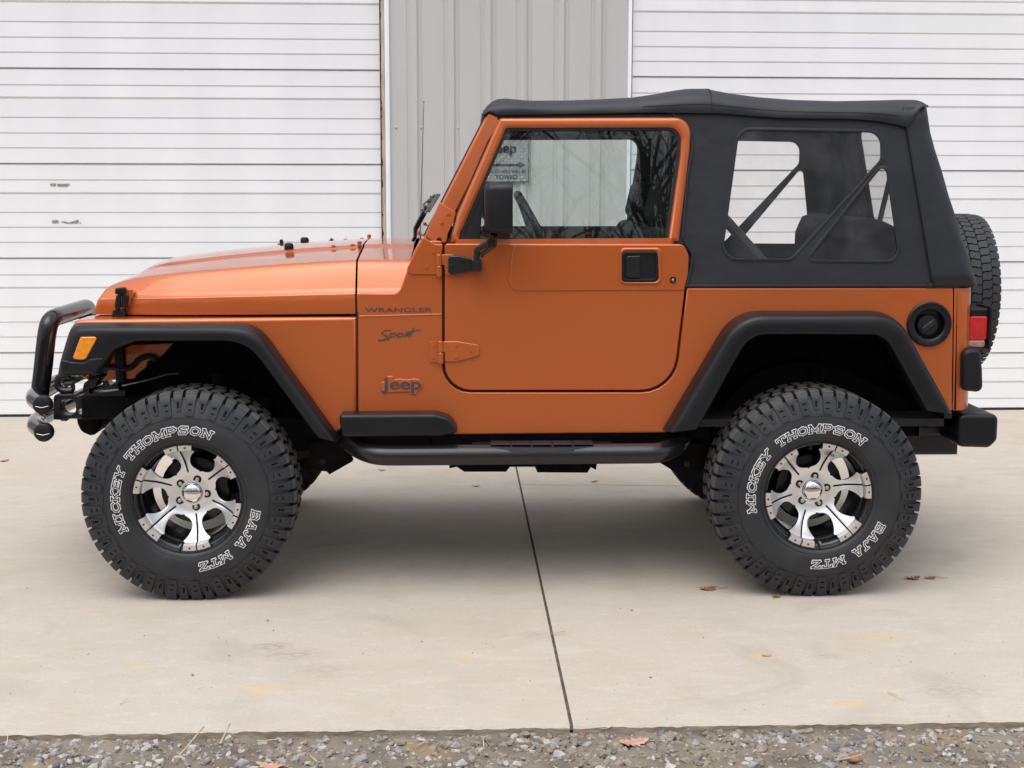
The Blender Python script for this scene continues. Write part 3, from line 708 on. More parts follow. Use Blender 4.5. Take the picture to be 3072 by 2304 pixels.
# rear corner, wrapped round to the tailgate
def corner(zlist, xs, xb, yf, r, ye, mi=0):
    rows = []
    for z in zlist:
        y0 = yf(z); x1 = xb(z); p = [(xs(z), y0, z), (xs(z) + .012, y0, z), (x1 - r, y0, z)]
        for k in range(1, 9):
            a = math.pi / 2 * k / 8; p.append((x1 - r + r * math.sin(a), y0 + r - r * math.cos(a), z))
        p.append((x1, ye(z) if callable(ye) else ye, z)); rows.append(p)
    return rows
g1 = P('g', [(392, 548), (384, 1310)], YS); g2 = P('g', [(496, 548), (476, 1308)], YS + .07)
zt, zb = g1[0][1], g1[1][1]
xs_ = lambda z: g1[1][0] + (g1[0][0] - g1[1][0]) * (z - zb) / (zt - zb) + .0025
xb_ = lambda z: g2[1][0] + (g2[0][0] - g2[1][0]) * (z - zb) / (zt - zb)
mb = MB(); rows = corner([zb, zb + .004, (zb + zt) / 2, zt - .006, zt - .001, zt], xs_, xb_, lambda z: YS + .0005 + (.004 if z >= zt else .001 if z > zt - .004 else .003 if z <= zb else 0), .075, -.50)
loft(mb, rows, flip=True); mb.add([rows[-1][0], rows[-1][2], rows[-1][6], rows[-1][10], rows[-1][11], (rows[-1][0][0], -.50, zt)], [(0, 1, 2, 3, 4, 5)][:1])
mb.build('rear_corner', 'paint', car)
mb = MB(); tg = Matrix.Translation((xb_(1.0) + .004, 0, 0)) @ Matrix.Rotation(R(90), 4, 'Z')
plate(mb, [rect(-.50, .50, zb, zt - .002, .02)], 0, .03, .006, 3, mx=tg); tgt = mb.build('tailgate', 'paint', car, wn=True)
for z_ in (.80, 1.06): mb = MB(); box(mb, .40, .50, -.012, .001, z_, z_ + .06, .004, mx=tg); mb.build('hinge', 'paint', tgt)
# panel seams, a thin shadow line each, sit behind the gaps
mb = MB(); plate(mb, [P('d', [(950, 515), (950, 850), (1400, 856), (1462, 820), (1492, 560), (1480, 515)], YS)], YS + .018, .004, 0)
mb.build('door_jamb', 'gap', car)
mb = MB(); x0 = bd((769, 634))[0][0]; x1 = bd((776, 634))[0][0]; box(mb, x0, x1, YS + .010, YS + .03, .66, 1.15, 0); mb.build('panel_seam', 'gap', car)
mb = MB(); q = bd((776, 683), (953, 678.5)); tube(mb, [(q[0][0], YS - .0005, q[0][1]), (q[1][0], YS - .0005, q[1][1])], .0026, 8); mb.build('body_crease', 'paint', car)

# ---- front fender: flat top, rounded outer edge, arch cut out
ft = P('a', [(395, 690), (1000, 683), (2212, 671)], YS)
zfen = bd((770, 684.5))[0][1]
fen = [(P('a', [(283, 1025)], YS)[0]), P('a', [(300, 900)], YS)[0], P('a', [(340, 770)], YS)[0], P('a', [(385, 694, .05)], YS)[0] + (.05,) if False else P('a', [(385, 692)], YS)[0]]
top = [(P('a', [(470, 683)], YS)[0])] + [(bd((770.5, 684.5))[0])]
bot = [bd((770.5, 906))[0]]
farch = mid(fa, fc, .45)
mb = MB(); plate(mb, [[tuple(p[:2]) for p in fen] + [tuple(p[:2]) for p in top] + bot + [tuple(p) for p in reversed(farch)]], YS + .001, .20, .016, 4)
mb.build('fender', 'paint', car, wn=True)

# ---- hood
def hw(x): return lerp([(-.36, .585), (-.1, .655), (.3, .708), (.62, .738), (.9, .742)], x)
xh0 = on_y(*px('a', 508, 640), -.585)[0]; xh1 = on_y(*px('m', 1783, 560), -.735)[0]
tb = [(xh0, on_y(*px('a', 515, 654), -.60)[1]), (xh1, on_y(*px('m', 1780, 610), -.735)[1])]
tcr = [(xh0, on_y(*px('a', 545, 545), -.60)[1]), (xh1, on_y(*px('m', 1780, 463), -.735)[1])]
tsh = [on_y(*px('m', a, b), -(hw(-.3 + a / 2000) - .075)) for a, b in ((40, 394), (120, 377), (300, 351), (600, 318), (1000, 285), (1400, 256), (1783, 234))]
tsh = [(xh0, tsh[0][1] - .020), (xh0 + .03, tsh[0][1] - .007)] + [t for t in tsh if t[0] > xh0 + .04]
tce = [on_y(*px('m', a, b), 0.0) for a, b in ((305, 258), (380, 234), (470, 215), (700, 187), (1000, 152), (1300, 124), (1600, 102), (1900, 84))]
tce = [(xh0, tce[0][1] - .075), (xh0 + .022, tce[0][1] - .032)] + [(x + .035 if i == 0 else x, z) for i, (x, z) in enumerate(tce)]
tce = [t for i, t in enumerate(tce) if i == 0 or t[0] > tce[i - 1][0] + .003]
def hood_z(x, y):
    """Top skin of the hood from the shoulder to the centre."""
    w_ = hw(x); ys = w_ - .075; zs, zc = sm(tsh, x), sm(tce, x); t = min(1, max(0, 1 - abs(y) / ys)); z = zs + (zc - zs - .010) * (1 - (1 - t) ** 2)
    b = min(1, max(0, (.355 - abs(y)) / .035)); return z + .010 * b * b * (3 - 2 * b) * min(1, max(0, (x - xh0 - .05) / .2))
def hood_row(x, zb_, zc_):
    w_ = hw(x); zs = sm(tsh, x); r = [(-w_ + .012, zb_), (-w_ + .001, zb_ + .001), (-w_, zb_ + .005), (-w_ - .001, zc_ - .005), (-w_ + .0005, zc_ - .0010), (-w_ + .0075, zc_ + .0008)]
    for t, f in ((.18, .12), (.40, .29), (.60, .46), (.78, .63), (.90, .77), (.97, .89)):
        r.append((-w_ + .0075 + (.075 - .0075) * f, zc_ + (zs - zc_) * t))
    for y in (.075, .09, .11, .15, .20, .26): r.append((-w_ + y, hood_z(x, -w_ + y)))
    for y in (-.375, -.355, -.345, -.335, -.32, -.30, -.2, -.1, 0): r.append((y, hood_z(x, y)))
    return r
def full(r, x):
    q = [(x + max(0, z - 1.075) * .40 * max(0, 1 - (x - xh0) / .22), y, z) for y, z in r]; return q + [(a, -y, z) for a, y, z in reversed(q[:-1])]
xs = [xh0, xh0 + .004, xh0 + .010, xh0 + .02, xh0 + .034, xh0 + .05, xh0 + .075, xh0 + .105, xh0 + .14] + [xh0 + .18 + (xh1 - xh0 - .18) * k / 26 for k in range(27)]
rows = []
for i, x in enumerate(xs):
    k = (.030, .014, .006, .002, 0, 0)[min(i, 5)]
    rr = hood_row(x, lerp(tb, x), lerp(tcr, x)); rows.append([(p[0], p[1] * (1 - k * .5), p[2] - k * max(0, (p[2] - 1.07)) * 2.2) for p in full(rr, x)])
mb = MB(); loft(mb, rows, flip=True)
mb.add(rows[0], [tuple(range(len(rows[0])))])
for r in (rows[-1],): mb.add([p for p in r] + [(p[0] + .0, p[1] * .985, p[2] - .02) for p in r], [(i, i + 1, len(r) + i + 1, len(r) + i) for i in range(len(r) - 1)])
hood = mb.build('hood', 'paint', car, angle=60)
# dark gap under and behind the hood
mb = MB(); box(mb, xh0 + .12, xh1 + .003, -.555, .555, lerp(tb, .3) - .035, lerp(tb, .3) + .02, 0); box(mb, xh1 - .02, xh1 + .012, -.64, .64, 1.02, 1.20, 0); box(mb, xh1 - .02, xh1 + .012, -.725, .725, 1.02, 1.13, 0); mb.build('engine_bay', 'gap', car)
# cowl between the hood and the windscreen
xc0 = xh1 + .008; xc1 = .83
zc_c = [(xc0, on_y(*px('m', 1797, 466), YS)[1]), (xc1, on_y(*px('m', 1797, 462), YS)[1])]
rows = [full(hood_row(x, 1.08, lerp(zc_c, x)), x) for x in [xc0, xc0 + .003] + [xc0 + .01 + (xc1 - xc0 - .01) * k / 8 for k in range(9)]]
mb = MB(); loft(mb, rows, flip=True); mb.add([p for p in rows[0]] + [(p[0], p[1] * .985, p[2] - .02) for p in rows[0]], [(i + 1, i, len(rows[0]) + i, len(rows[0]) + i + 1) for i in range(len(rows[0]) - 1)])
mb.build('cowl', 'paint', car, angle=60)
# hood latch, one each side
def latch():
    q = lambda pts: P('m', pts, -.625)
    mb = MB()
    plate(mb, [q([(150, 432), (230, 440, .006), (228, 480), (205, 555, .006), (150, 560)])], -.628, .03, .004); o = mb.build('hood_latch', 'paint', hood, wn=True)
    mb = MB()
    plate(mb, [q([(118, 425, .006), (186, 420, .006), (188, 462, .004), (115, 468, .004)])], -.655, .03, .004)
    plate(mb, [q([(120, 478, .003), (150, 480), (150, 560), (108, 565, .004)])], -.645, .02, .003)
    plate(mb, [q([(160, 475, .003), (205, 480, .006), (200, 555, .006), (158, 562)])], -.645, .022, .003)
    plate(mb, [q([(132, 462), (160, 462), (146, 580), (116, 582)])], -.652, .012, .003)
    plate(mb, [q([(95, 580, .006), (125, 575), (170, 575), (185, 600, .006), (182, 628), (88, 630)])], -.642, .03, .004)
    mb.build('clasp', 'black', o, wn=True); return o
mirror_tree(latch(), hood)
# small fittings on the hood and cowl
def knob(u, v, y, prof, m_, name, par, dz=0):
    x = on_y(*px('m', u, v), y)[0]; mb = MB(); lathe(mb, prof, (x, y, hood_z(x, y) + dz), 'Z', 16, cap1=True); return mb.build(name, m_, par)
stop = [(.016, -.006), (.019, 0), (.019, .014), (.016, .022), (.010, .025)]
knob(1320, 160, -.30, stop, 'black', 'rubber_stop', hood); knob(1430, 112, .30, stop, 'black', 'rubber_stop', hood)
noz = [(.017, -.004), (.017, .002), (.008, .004), (.008, .018), (.005, .021)]
knob(1268, 132, .12, noz, 'black', 'washer_nozzle', hood); knob(1618, 108, .22, [(.013, -.004), (.013, .002), (.006, .004), (.005, .010)], 'black', 'washer_nozzle', hood)
bl = [(.012, -.004), (.012, .001), (.008, .002), (.008, .0045), (.004, .006)]
for u, v, y in ((1630, 132, -.32), (1765, 127, -.32), (1715, 90, .30), (1830, 83, .30)): knob(u, v, y, bl, 'paint', 'hinge_bolt', hood)
for u, v, y in ((1812, 118, -.33), (1880, 78, .30)):
    x = on_y(*px('m', u, v), y)[0]; mb = MB(); z = hood_z(x, y); tube(mb, [(x, y - .03, z + .004), (x, y + .03, z + .004)], .007, 10); lathe(mb, [(.006, z), (.006, z + .006), (.009, z + .009), (.009, z + .016), (.004, z + .019)], (x, y, 0), 'Z', 12, cap1=True); mb.build('hood_hinge', 'paint', hood)

# ---- grille and lamps at the front
xg = P('a', [(300, 900)], YS)[0][0]
zg0, zg1 = P('a', [(283, 1028)], -.6)[0][1], lerp(tb, xh0) - .004
gm = Matrix.Translation((xg - .012, 0, zg0)) @ Matrix.Rotation(math.atan2(xh0 + .012 - xg + .012, zg1 - zg0), 4, 'Y') @ Matrix.Translation((0, 0, -zg0)) @ Matrix.Rotation(R(-90), 4, 'Z')
slots = [rect(i * .083 - .026, i * .083 + .026, zg0 + .05, zg1 - .05, .02) for i in range(-3, 4)]
lamps = [[(s * .42 + .095 * math.cos(a), zg1 - .16 + .095 * math.sin(a)) for a in [2 * math.pi * k / 28 for k in range(28)]] for s in (-1, 1)]
mb = MB(); plate(mb, [[(-.62, zg0, .03), (.62, zg0, .03), (.60, zg1, .03), (-.60, zg1, .03)]] + slots + lamps, 0, .05, .008, 3, mx=gm); gr = mb.build('grille', 'paint', car, wn=True)
mb = MB(); plate(mb, [rect(-.58, .58, zg0 + .02, zg1 - .02)], .052, .01, 0, mx=gm); mb.build('radiator', 'under', gr)
for s in (-1, 1):
    mb = MB(); lathe(mb, [(.094, .03), (.090, -.004), (.083, -.008), (.078, -.002)], (s * .42, 0, zg1 - .16), 'Y', 32); lathe(mb, [(.078, -.002), (.06, -.018), (.03, -.026), (.0005, -.028)], (s * .42, 0, zg1 - .16), 'Y', 32, 1)
    for i, v in enumerate(mb.v): mb.v[i] = tuple(gm @ Vector(v))
    mb.build('headlight', ['chrome', 'steel'], car)

# ---- flares, marker lamp, rocker pad
fl = mbF.build('fender_flare', 'black', car, angle=50)
q = P('f', [(605, 433, .010), (778, 430, .008), (662, 644, .02), (630, 662, .012), (522, 654, .008)], YS - .106)
mb = MB(); plate(mb, [q], YS - .112, .02, .004, 3); mb.build('marker_lamp', 'amber', fl, wn=True)
q = P('f', [(596, 424, .012), (792, 418, .018), (662, 664, .02), (624, 676, .016), (508, 664, .012)], YS - .106)
mb = MB(); plate(mb, [q], YS - .1065, .01, .001, 1); mb.build('lamp_recess', 'seam', fl)
q = P('f', [(408, 668), (470, 664, .012), (500, 680, .02), (640, 686, .02), (690, 650, .02), (840, 640), (760, 792, .03), (405, 800, .02)], YS - .106)
mb = MB(); plate(mb, [q], YS - .111, .03, .007, 3); mb.build('lower_lip', 'black', fl, wn=True)
fr_ = mbR.build('fender_flare', 'black', car, angle=50)
pad = P('e', [(196, 416, .015), (690, 412, .05), (765, 432, .05), (814, 508, .014), (722, 526, .05), (214, 530, .015)], YS - .09)
mb = MB(); plate(mb, [pad], YS - .092, .10, .014, 5); mb.build('sill_extension', 'black', car, wn=True)

# ---- doors
def make_door():
    dpts = P('d', [(960.5, 526, .012), (960.5, 842.5, .10), (1452.5, 842.5, .14), (1469.5, 705), (1481, 610), (1487, 552, .02), (1472, 527, .02)], YS)
    ring = lambda r0, r1: None
    mb = MB(); plate(mb, [dpts], YS - .004, .03, .005, 3)
    # raised upper panel with a soft edge
    up = P('b', [(1087, 970), (1053, 1190, .03), (1085, 1251, .03), (1140, 1252, .05), (2114, 1247), (2139, 1150), (2143, 1040, .04), (2110, 972, .02)], YS)
    plate(mb, [up], YS - .0088, .006, .0046, 3)
    d = mb.build('door', 'paint', car, wn=True)
    # window frame, rounded like a tube
    fo = PL('b', [(706, 962), (714, 905, .03), (745, 790), (1003, 207, .012), (2160, 203, .142), (2150, 410, .3), (2085, 955)])
    fi = PL('b', [(762, 962), (766, 905, .03), (790, 860), (1043, 272, .010), (2098, 268, .112), (2091, 430, .3), (2015, 962)])
    mb = MB(); plate(mb, [fo, fi], ln(-.012), .04, .014, 4, n=10); mb.build('window_frame', 'paint', d, wn=True)
    so_ = PL('b', [(700, 962), (708, 900, .03), (738, 790), (998, 190, .012), (2178, 185, .15), (2168, 410, .3), (2105, 962)])
    si = PL('b', [(780, 955), (792, 895, .03), (810, 850), (1055, 284, .010), (2086, 280, .105), (2079, 430, .3), (2005, 944)])
    mb = MB(); plate(mb, [so_, si], ln(.0), .05, 0, n=10); mb.build('window_seal', 'seam', d)
    gl = PL('b', [(880, 943), (912, 590), (1050, 275, .02), (2092, 272, .108), (2085, 430, .3), (2010, 946)])
    mb = MB(); plate(mb, [gl], ln(.012), .004, 0, n=10); mb.build('window_pane', 'glass', d, angle=20)
    dv = PL('b', [(762, 958, .006), (795, 870), (925, 580), (910, 600), (884, 958)])
    mb = MB(); plate(mb, [dv], ln(.004), .02, .003); mb.build('mirror_delta', 'black', d, wn=True)
    bw = PL('b', [(884, 938), (2016, 936), (2013, 953), (884, 957)])
    mb = MB(); plate(mb, [bw], ln(-.006), .02, .003); mb.build('belt_strip', 'satin', d, wn=True)
    # inner skin
    mb = MB(); plate(mb, [P('d', [(965, 532), (965, 838, .09), (1448, 838, .14), (1464, 705), (1476, 600), (1480, 540)], YS)], YS + .028, .05, .006); mb.build('inner_panel', 'interior', d, wn=True)
    # outside handle
    r = P('b', [(1727, 990, .02), (1980, 990, .02), (1980, 1211, .022), (1727, 1211, .022)], YS)
    ri = P('b', [(1742, 1010, .018), (1950, 1008, .018), (1960, 1195, .018), (1738, 1197, .018)], YS)
    mb = MB(); plate(mb, [r, ri], YS - .0150, .014, .006, 3); hb = mb.build('handle_surround', 'paint', d, wn=True)
    o1 = P('b', [(1736, 1016, .018), (1957, 1013, .018), (1957, 1194, .018), (1734, 1196, .018)], YS); o2 = P('b', [(1752, 1030, .012), (1940, 1028, .014), (1940, 1176, .014), (1752, 1178, .012)], YS)
    mb = MB(); plate(mb, [o1, o2], YS - .0158, .012, .003, 2); plate(mb, [o1], YS - .0098, .003, 0); bz = mb.build('handle', 'black', d, wn=True)
    mb = MB(); plate(mb, [P('b', [(1764, 1040, .010), (1850, 1038, .003), (1850, 1172, .003), (1766, 1170, .010)], YS)], YS - .0215, .016, .004, 3); mb.build('paddle', 'satin', bz, wn=True)
    x, z = P('b', [(2047, 1185)], YS)[0]; mb = MB(); lathe(mb, [(.0125, YS - .0055), (.0125, YS - .0115), (.0115, YS - .0135), (.0085, YS - .0135)], (x, 0, z), 'Y', 24, 0); lathe(mb, [(.0085, YS - .0135), (.006, YS - .0115), (.0055, YS - .0100)], (x, 0, z), 'Y', 24, 0); lathe(mb, [(.0055, YS - .0100), (.004, YS - .0110), (.0005, YS - .0112)], (x, 0, z), 'Y', 24, 1); mb.build('lock', ['black', 'steel'], d)
    # lower hinge
    def hinge(strap, leaf, knx, kz0, kz1, bolts):
        mb = MB(); plate(mb, [strap], YS - .012, .012, .004, 3)
        if leaf: plate(mb, [leaf], YS - .008, .010, .003, 2)
        zm = (kz0 + kz1) / 2
        for a, b in ((kz0, zm - .001), (zm + .001, kz1)): lathe(mb, [(.0005, a), (.010, a), (.0115, a + .002), (.0115, b - .002), (.010, b), (.0005, b)], (knx, YS - .010, 0), 'Z', 18)
        lathe(mb, [(.0005, kz0 - .006), (.006, kz0 - .006), (.006, kz1 + .003), (.0005, kz1 + .003)], (knx, YS - .010, 0), 'Z', 12)
        for x, z, o in bolts: bolt(mb, x, z, YS - o, .0058, 0, .003)
        return mb.build('hinge', 'paint', d, wn=True)
    pe = lambda *p: P('e', p, YS)
    kx = pe((718, 95))[0][0]; z1, z0 = pe((718, 38))[0][1], pe((718, 152))[0][1]
    hinge(pe((728, 40), (800, 38), (908, 56, .012), (917, 68, .008), (917, 106, .008), (905, 116, .012), (802, 143), (738, 143), (738, 96), (728, 96)), pe((660, 41, .004), (708, 40), (708, 148), (660, 146, .004)), kx, z0, z1,
          [(*pe((800, 62))[0], .012), (*pe((873, 88))[0], .012), (*pe((800, 121))[0], .012), (*pe((683, 64))[0], .008), (*pe((683, 124))[0], .008)])
    pk = lambda *p: P('k', p, YS)
    kx = pk((880, 1300))[0][0]; z1, z0 = pk((880, 1105))[0][1], pk((880, 1525))[0][1]
    hinge(pk((930, 1100), (1160, 1106), (1200, 1490), (990, 1492, .006), (975, 1320), (930, 1300)), None, kx, z0, z1, [])
    # mirror: bracket over the upper hinge, arm, housing facing back
    mb = MB(); plate(mb, [pk((1052, 1160, .012), (1095, 1118, .012), (1250, 1120, .05), (1480, 1172, .06), (1690, 1186, .006), (1692, 1432, .008), (1480, 1432, .06), (1110, 1492, .02), (1050, 1450, .012))], YS - .030, .022, .005, 3)
    box(mb, pk((1500, 1180))[0][0], pk((1690, 1180))[0][0], YS - .075, YS - .012, pk((1500, 1432))[0][1] + .004, pk((1500, 1192))[0][1], .007)
    for u, v in ((1120, 1320), (1330, 1215), (1325, 1400)):
        x, z = pk((u, v))[0]; bolt(mb, x, z, YS - .030, .0062, 0, .004)
    mir = mb.build('wing_mirror', 'satin', d, wn=True)
    ym = YS - .060
    a0 = P('b', [(866, 1046)], ym)[0]; a1 = P('b', [(866, 1000)], ym)[0]; a2 = P('b', [(950, 955)], ym - .03)[0]; a3 = P('b', [(962, 900)], ym - .10)[0]
    mb = MB(); tube(mb, [(a0[0], ym, a0[1] - .01), (a1[0], ym, a1[1], .012), (a2[0], ym - .03, a2[1], .02), (a3[0], ym - .10, a3[1])], .0115, 10)
    b0 = P('b', [(890, 1040)], ym)[0]; b2 = P('b', [(975, 975)], ym - .03)[0]; tube(mb, [(b0[0], ym, b0[1] - .005), (b0[0] + .004, ym, b0[1] + .006, .008), (b2[0], ym - .03, b2[1], .01), (a3[0] + .008, ym - .10, a3[1] - .01)], .009, 10)
    mb.build('mirror_arm', 'satin', mir)
    # housing: a rounded shell whose open side holds the glass
    yo = YS - .20; hx = P('b', [(912, 600), (990, 600), (1083, 600)], yo); hz = P('b', [(1000, 598), (1000, 905)], yo)
    X0, Xm, X1 = hx[0][0], hx[1][0], hx[2][0]; Z1, Z0 = hz[0][1], hz[1][1]
    rows = []
    for k, (t, s) in enumerate(((0, .0), (0, .72), (.03, .86), (.10, .94), (.25, .985), (.45, 1.0), (.46, 1.004), (.85, 1.01), (.97, 1.0), (1.0, .965))):
        x = X0 + (X1 - X0) * t; cz = (Z0 + Z1) / 2; hh = (Z1 - Z0) / 2 * s; cyy = yo + .085; ww = .095 * s
        ring = fillet([(cyy - ww, cz - hh, .028 * s), (cyy + ww, cz - hh, .028 * s), (cyy + ww, cz + hh, .028 * s), (cyy - ww, cz + hh, .028 * s)], 5) if s > 0 else [(cyy, cz)] * 24
        rows.append([(x - (.012 if abs(z - cz) > hh * .6 and t > .9 else 0) * 0, y, z) for y, z in ring])
    mb = MB(); loft(mb, rows, cv=True, flip=True); mb.build('mirror_housing', 'black', mir)
    last = rows[-1]; mb = MB(); mb.add([(p[0] - .004, p[1], p[2]) for p in last], [tuple(reversed(range(len(last))))]); mb.build('mirror_glass', 'mirror', mir)
    return d
door = make_door(); door['label'] = 'door with clear glass, mirror and black handle'
mirror_tree(door, car, SKIP)

# ---- writing on the side
mb = MB(); q = P('b', [(190, 1378), (597, 1378), (394, 1380), (394, 1355)], YS); wd = q[1][0] - q[0][0]
text(mb, 'WRANGLER', (q[0][0] + q[1][0]) / 2, q[2][1], YS - .0012, (q[3][1] - q[2][1]) * 1.05, 1.0, .016); k = wd / (max(v[0] for v in mb.v) - min(v[0] for v in mb.v)); xm = (q[0][0] + q[1][0]) / 2
mb.v = [(xm + (v[0] - xm) * k, v[1], v[2]) for v in mb.v]; mb.build('decal', 'decal', car, angle=180)
mb = MB()
def stroke(mb, pts, wd, y, pf, taper=(1, 1)):
    L = resample([tuple(p) for p in pts], 14) if len(pts) < 14 else pts; rows = []
    for i, p in enumerate(L):
        a = Vector(L[max(0, i - 1)]); b = Vector(L[min(len(L) - 1, i + 1)]); d = (b - a).normalized(); n = Vector((-d.y, d.x)); t = i / (len(L) - 1); h = wd / 2 * (taper[0] + (taper[1] - taper[0]) * t)
        u = pf(*(Vector(p) + n * h)); v = pf(*(Vector(p) - n * h)); rows.append([(u[0], y, u[1]), (v[0], y, v[1])])
    f = rows; q = [Vector((f[0][0][0], f[0][0][2])), Vector((f[0][1][0], f[0][1][2])), Vector((f[1][1][0], f[1][1][2]))]
    loft(mb, rows, flip=(q[1] - q[0]).cross(q[2] - q[0]) < 0)
pfb = lambda x, y: on_y(*px('b', x, y), YS)
def spline(p, n=18):
    p = [Vector(a) for a in p]; out = []
    for i in range(len(p) - 1):
        a, b, c, d = p[max(0, i - 1)], p[i], p[i + 1], p[min(len(p) - 1, i + 2)]
        for k in range(n // (len(p) - 1) + 1):
            t = k / (n // (len(p) - 1) + 1); out.append(tuple(.5 * ((2 * b) + (c - a) * t + (2 * a - 5 * b + 4 * c - d) * t * t + (3 * b - a - 3 * c + d) * t**3)))
    out.append(tuple(p[-1])); return out
yd = YS - .0012
for i, (pts, w_, tp) in enumerate(((spline([(345, 1492), (318, 1491), (293, 1505), (300, 1517), (322, 1524), (324, 1537), (300, 1549), (270, 1551)]), 11, (.6, 1.1)), ([(348, 1508), (330, 1553)], 9, (1, .7)), (spline([(347, 1510), (372, 1509), (374, 1520), (358, 1530), (338, 1531)]), 8, (1, .8)),
                      (spline([(386, 1519), (400, 1508), (418, 1512), (414, 1526), (396, 1531), (384, 1524), (386, 1517)]), 8, (1, 1)), ([(440, 1505), (428, 1532)], 9, (1, .9)), (spline([(436, 1506), (458, 1505), (458, 1514), (436, 1518)]), 7, (1, 1)), ([(442, 1516), (456, 1531)], 7, (1, .8)),
                      ([(486, 1473), (462, 1528)], 9, (.8, 1.1)), (spline([(448, 1502), (480, 1496), (528, 1486)]), 10, (.9, .5)))):
    stroke(mb, pts, w_, yd - i * .00008, pfb, tp)
mb.build('decal', 'decal', car, angle=180)
# raised badge: orange cloud outline with grey letters
mb = MB(); q = P('e', [(518, 300), (518, 222)], YS); h_ = (q[1][1] - q[0][1]) * .72; x_, z_ = P('e', [(520, 285)], YS)[0]
bx = P('e', [(410, 258, .008), (420, 248, .004), (438, 246, .004), (444, 218, .006), (478, 216, .006), (482, 236, .004), (510, 230, .008), (548, 236, .006), (580, 230, .008), (612, 234, .008), (628, 256, .008), (624, 284, .008), (600, 296, .006), (594, 312, .005), (566, 312, .005), (560, 298, .004), (500, 300, .008), (440, 304, .010), (412, 288, .010)], YS)
plate(mb, [bx], YS - .005, .006, .0025, 3); bd_ = mb.build('badge', 'paint', car, wn=True)
mb = MB(); text(mb, 'Jeep', x_, z_, YS - .0056, h_, 1.0, .028); k = .205 / 1.0; X0 = min(v[0] for v in mb.v); X1 = max(v[0] for v in mb.v); e0, e1 = P('e', [(416, 260), (620, 260)], YS); k = (e1[0] - e0[0]) / (X1 - X0)
mb.v = [((e0[0] + e1[0]) / 2 + (v[0] - (X0 + X1) / 2) * k, v[1], v[2]) for v in mb.v]; mb.build('badge_lettering', 'decal', bd_, angle=180)

# ---- windscreen frame, its hinges and the wipers
wb = PL('k', [(590, 745)])[0]; wt = PL('b', [(935, 165)])[0]
S = Vector((wt[0] - wb[0], 0, wt[1] - wb[1])); SL = S.length; S.normalize(); N_ = Vector((-S.z, 0, S.x))
wm = Matrix(((0, -N_.x, S.x, wb[0]), (-1, 0, 0, 0), (0, -N_.z, S.z, wb[1]), (0, 0, 0, 1)))
hb, ht = -lean(wb[1]) + .002, -lean(wt[1]) + .002
mb = MB(); plate(mb, [[(-hb, -.02), (hb, -.02), (ht, SL + .01, .03), (-ht, SL + .01, .03)], [(-hb + .055, .075, .05), (hb - .055, .075, .05), (ht - .05, SL - .07, .05), (-ht + .05, SL - .07, .05)]], 0, .066, .012, 3, mx=wm, bb=.006)
wf = mb.build('windscreen_frame', 'paint', car, wn=True)
mb = MB(); plate(mb, [[(-hb + .05, .07, .05), (hb - .05, .07, .05), (ht - .045, SL - .065, .05), (-ht + .045, SL - .065, .05)]], .020, .005, 0, mx=wm); mb.build('windscreen_glass', 'screen', wf, angle=20)
mb = MB(); plate(mb, [[(-hb + .012, .0), (hb - .012, .0), (ht - .012, SL + .004, .03), (-ht + .012, SL + .004, .03)], [(-hb + .052, .072, .05), (hb - .052, .072, .05), (ht - .047, SL - .067, .05), (-ht + .047, SL - .067, .05)]], -.004, .005, .001, 1, mx=wm); mb.build('windscreen_seal', 'seam', wf)
def hinge_up():
    mb = MB(); q = PL('k', [(886, 98, .004), (1203, 300, .010), (1160, 460), (1050, 700), (1030, 790, .02), (1015, 868, .010), (950, 884), (775, 872, .02), (600, 752, .008)])
    plate(mb, [q], ln(-.009), .010, .0035, 3)
    for u, v in ((1057, 345), (928, 515)): x, z = PL('k', [(u, v)])[0]; bolt(mb, x, z, lean(z) - .009, .0062, 0, .003)
    o = mb.build('windscreen_hinge', 'paint', car, wn=True)
    x, z = PL('k', [(878, 820)])[0]; mb = MB(); bolt(mb, x, z, lean(z) - .009, .0068, 0, .007); mb.build('bolt', 'satin', o)
    mb = MB(); q = P('k', [(570, 765, .006), (790, 905, .01), (948, 912, .004), (940, 1010), (922, 1100), (915, 1490), (330, 1488, .028), (245, 1400, .020)], YS); plate(mb, [q], YS - .0065, .008, .004, 3)
    for u, v in ((762, 1070), (640, 1360)): x, z = P('k', [(u, v)], YS)[0]; bolt(mb, x, z, YS - .0065, .0062, 0, .003)
    return o, mb.build('windscreen_hinge', 'paint', car, wn=True)
a_, b_ = hinge_up(); mirror_tree(a_, car); mirror_tree(b_, car)
for u, v, y in ((490, 697, -.60), (600, 522, .20)):
    x, z = on_y(*px('k', u, v), y); mb = MB(); lathe(mb, [(.0005, -.008), (.0065, -.0065), (.0078, 0), (.0065, .0065), (.0005, .008)], (x, y, z), 'Z', 14); tube(mb, [(x, y, z), tuple(Vector((x, y, z)) - N_ * .035)], .004, 8); mb.build('windscreen_bumper', 'paint', wf)
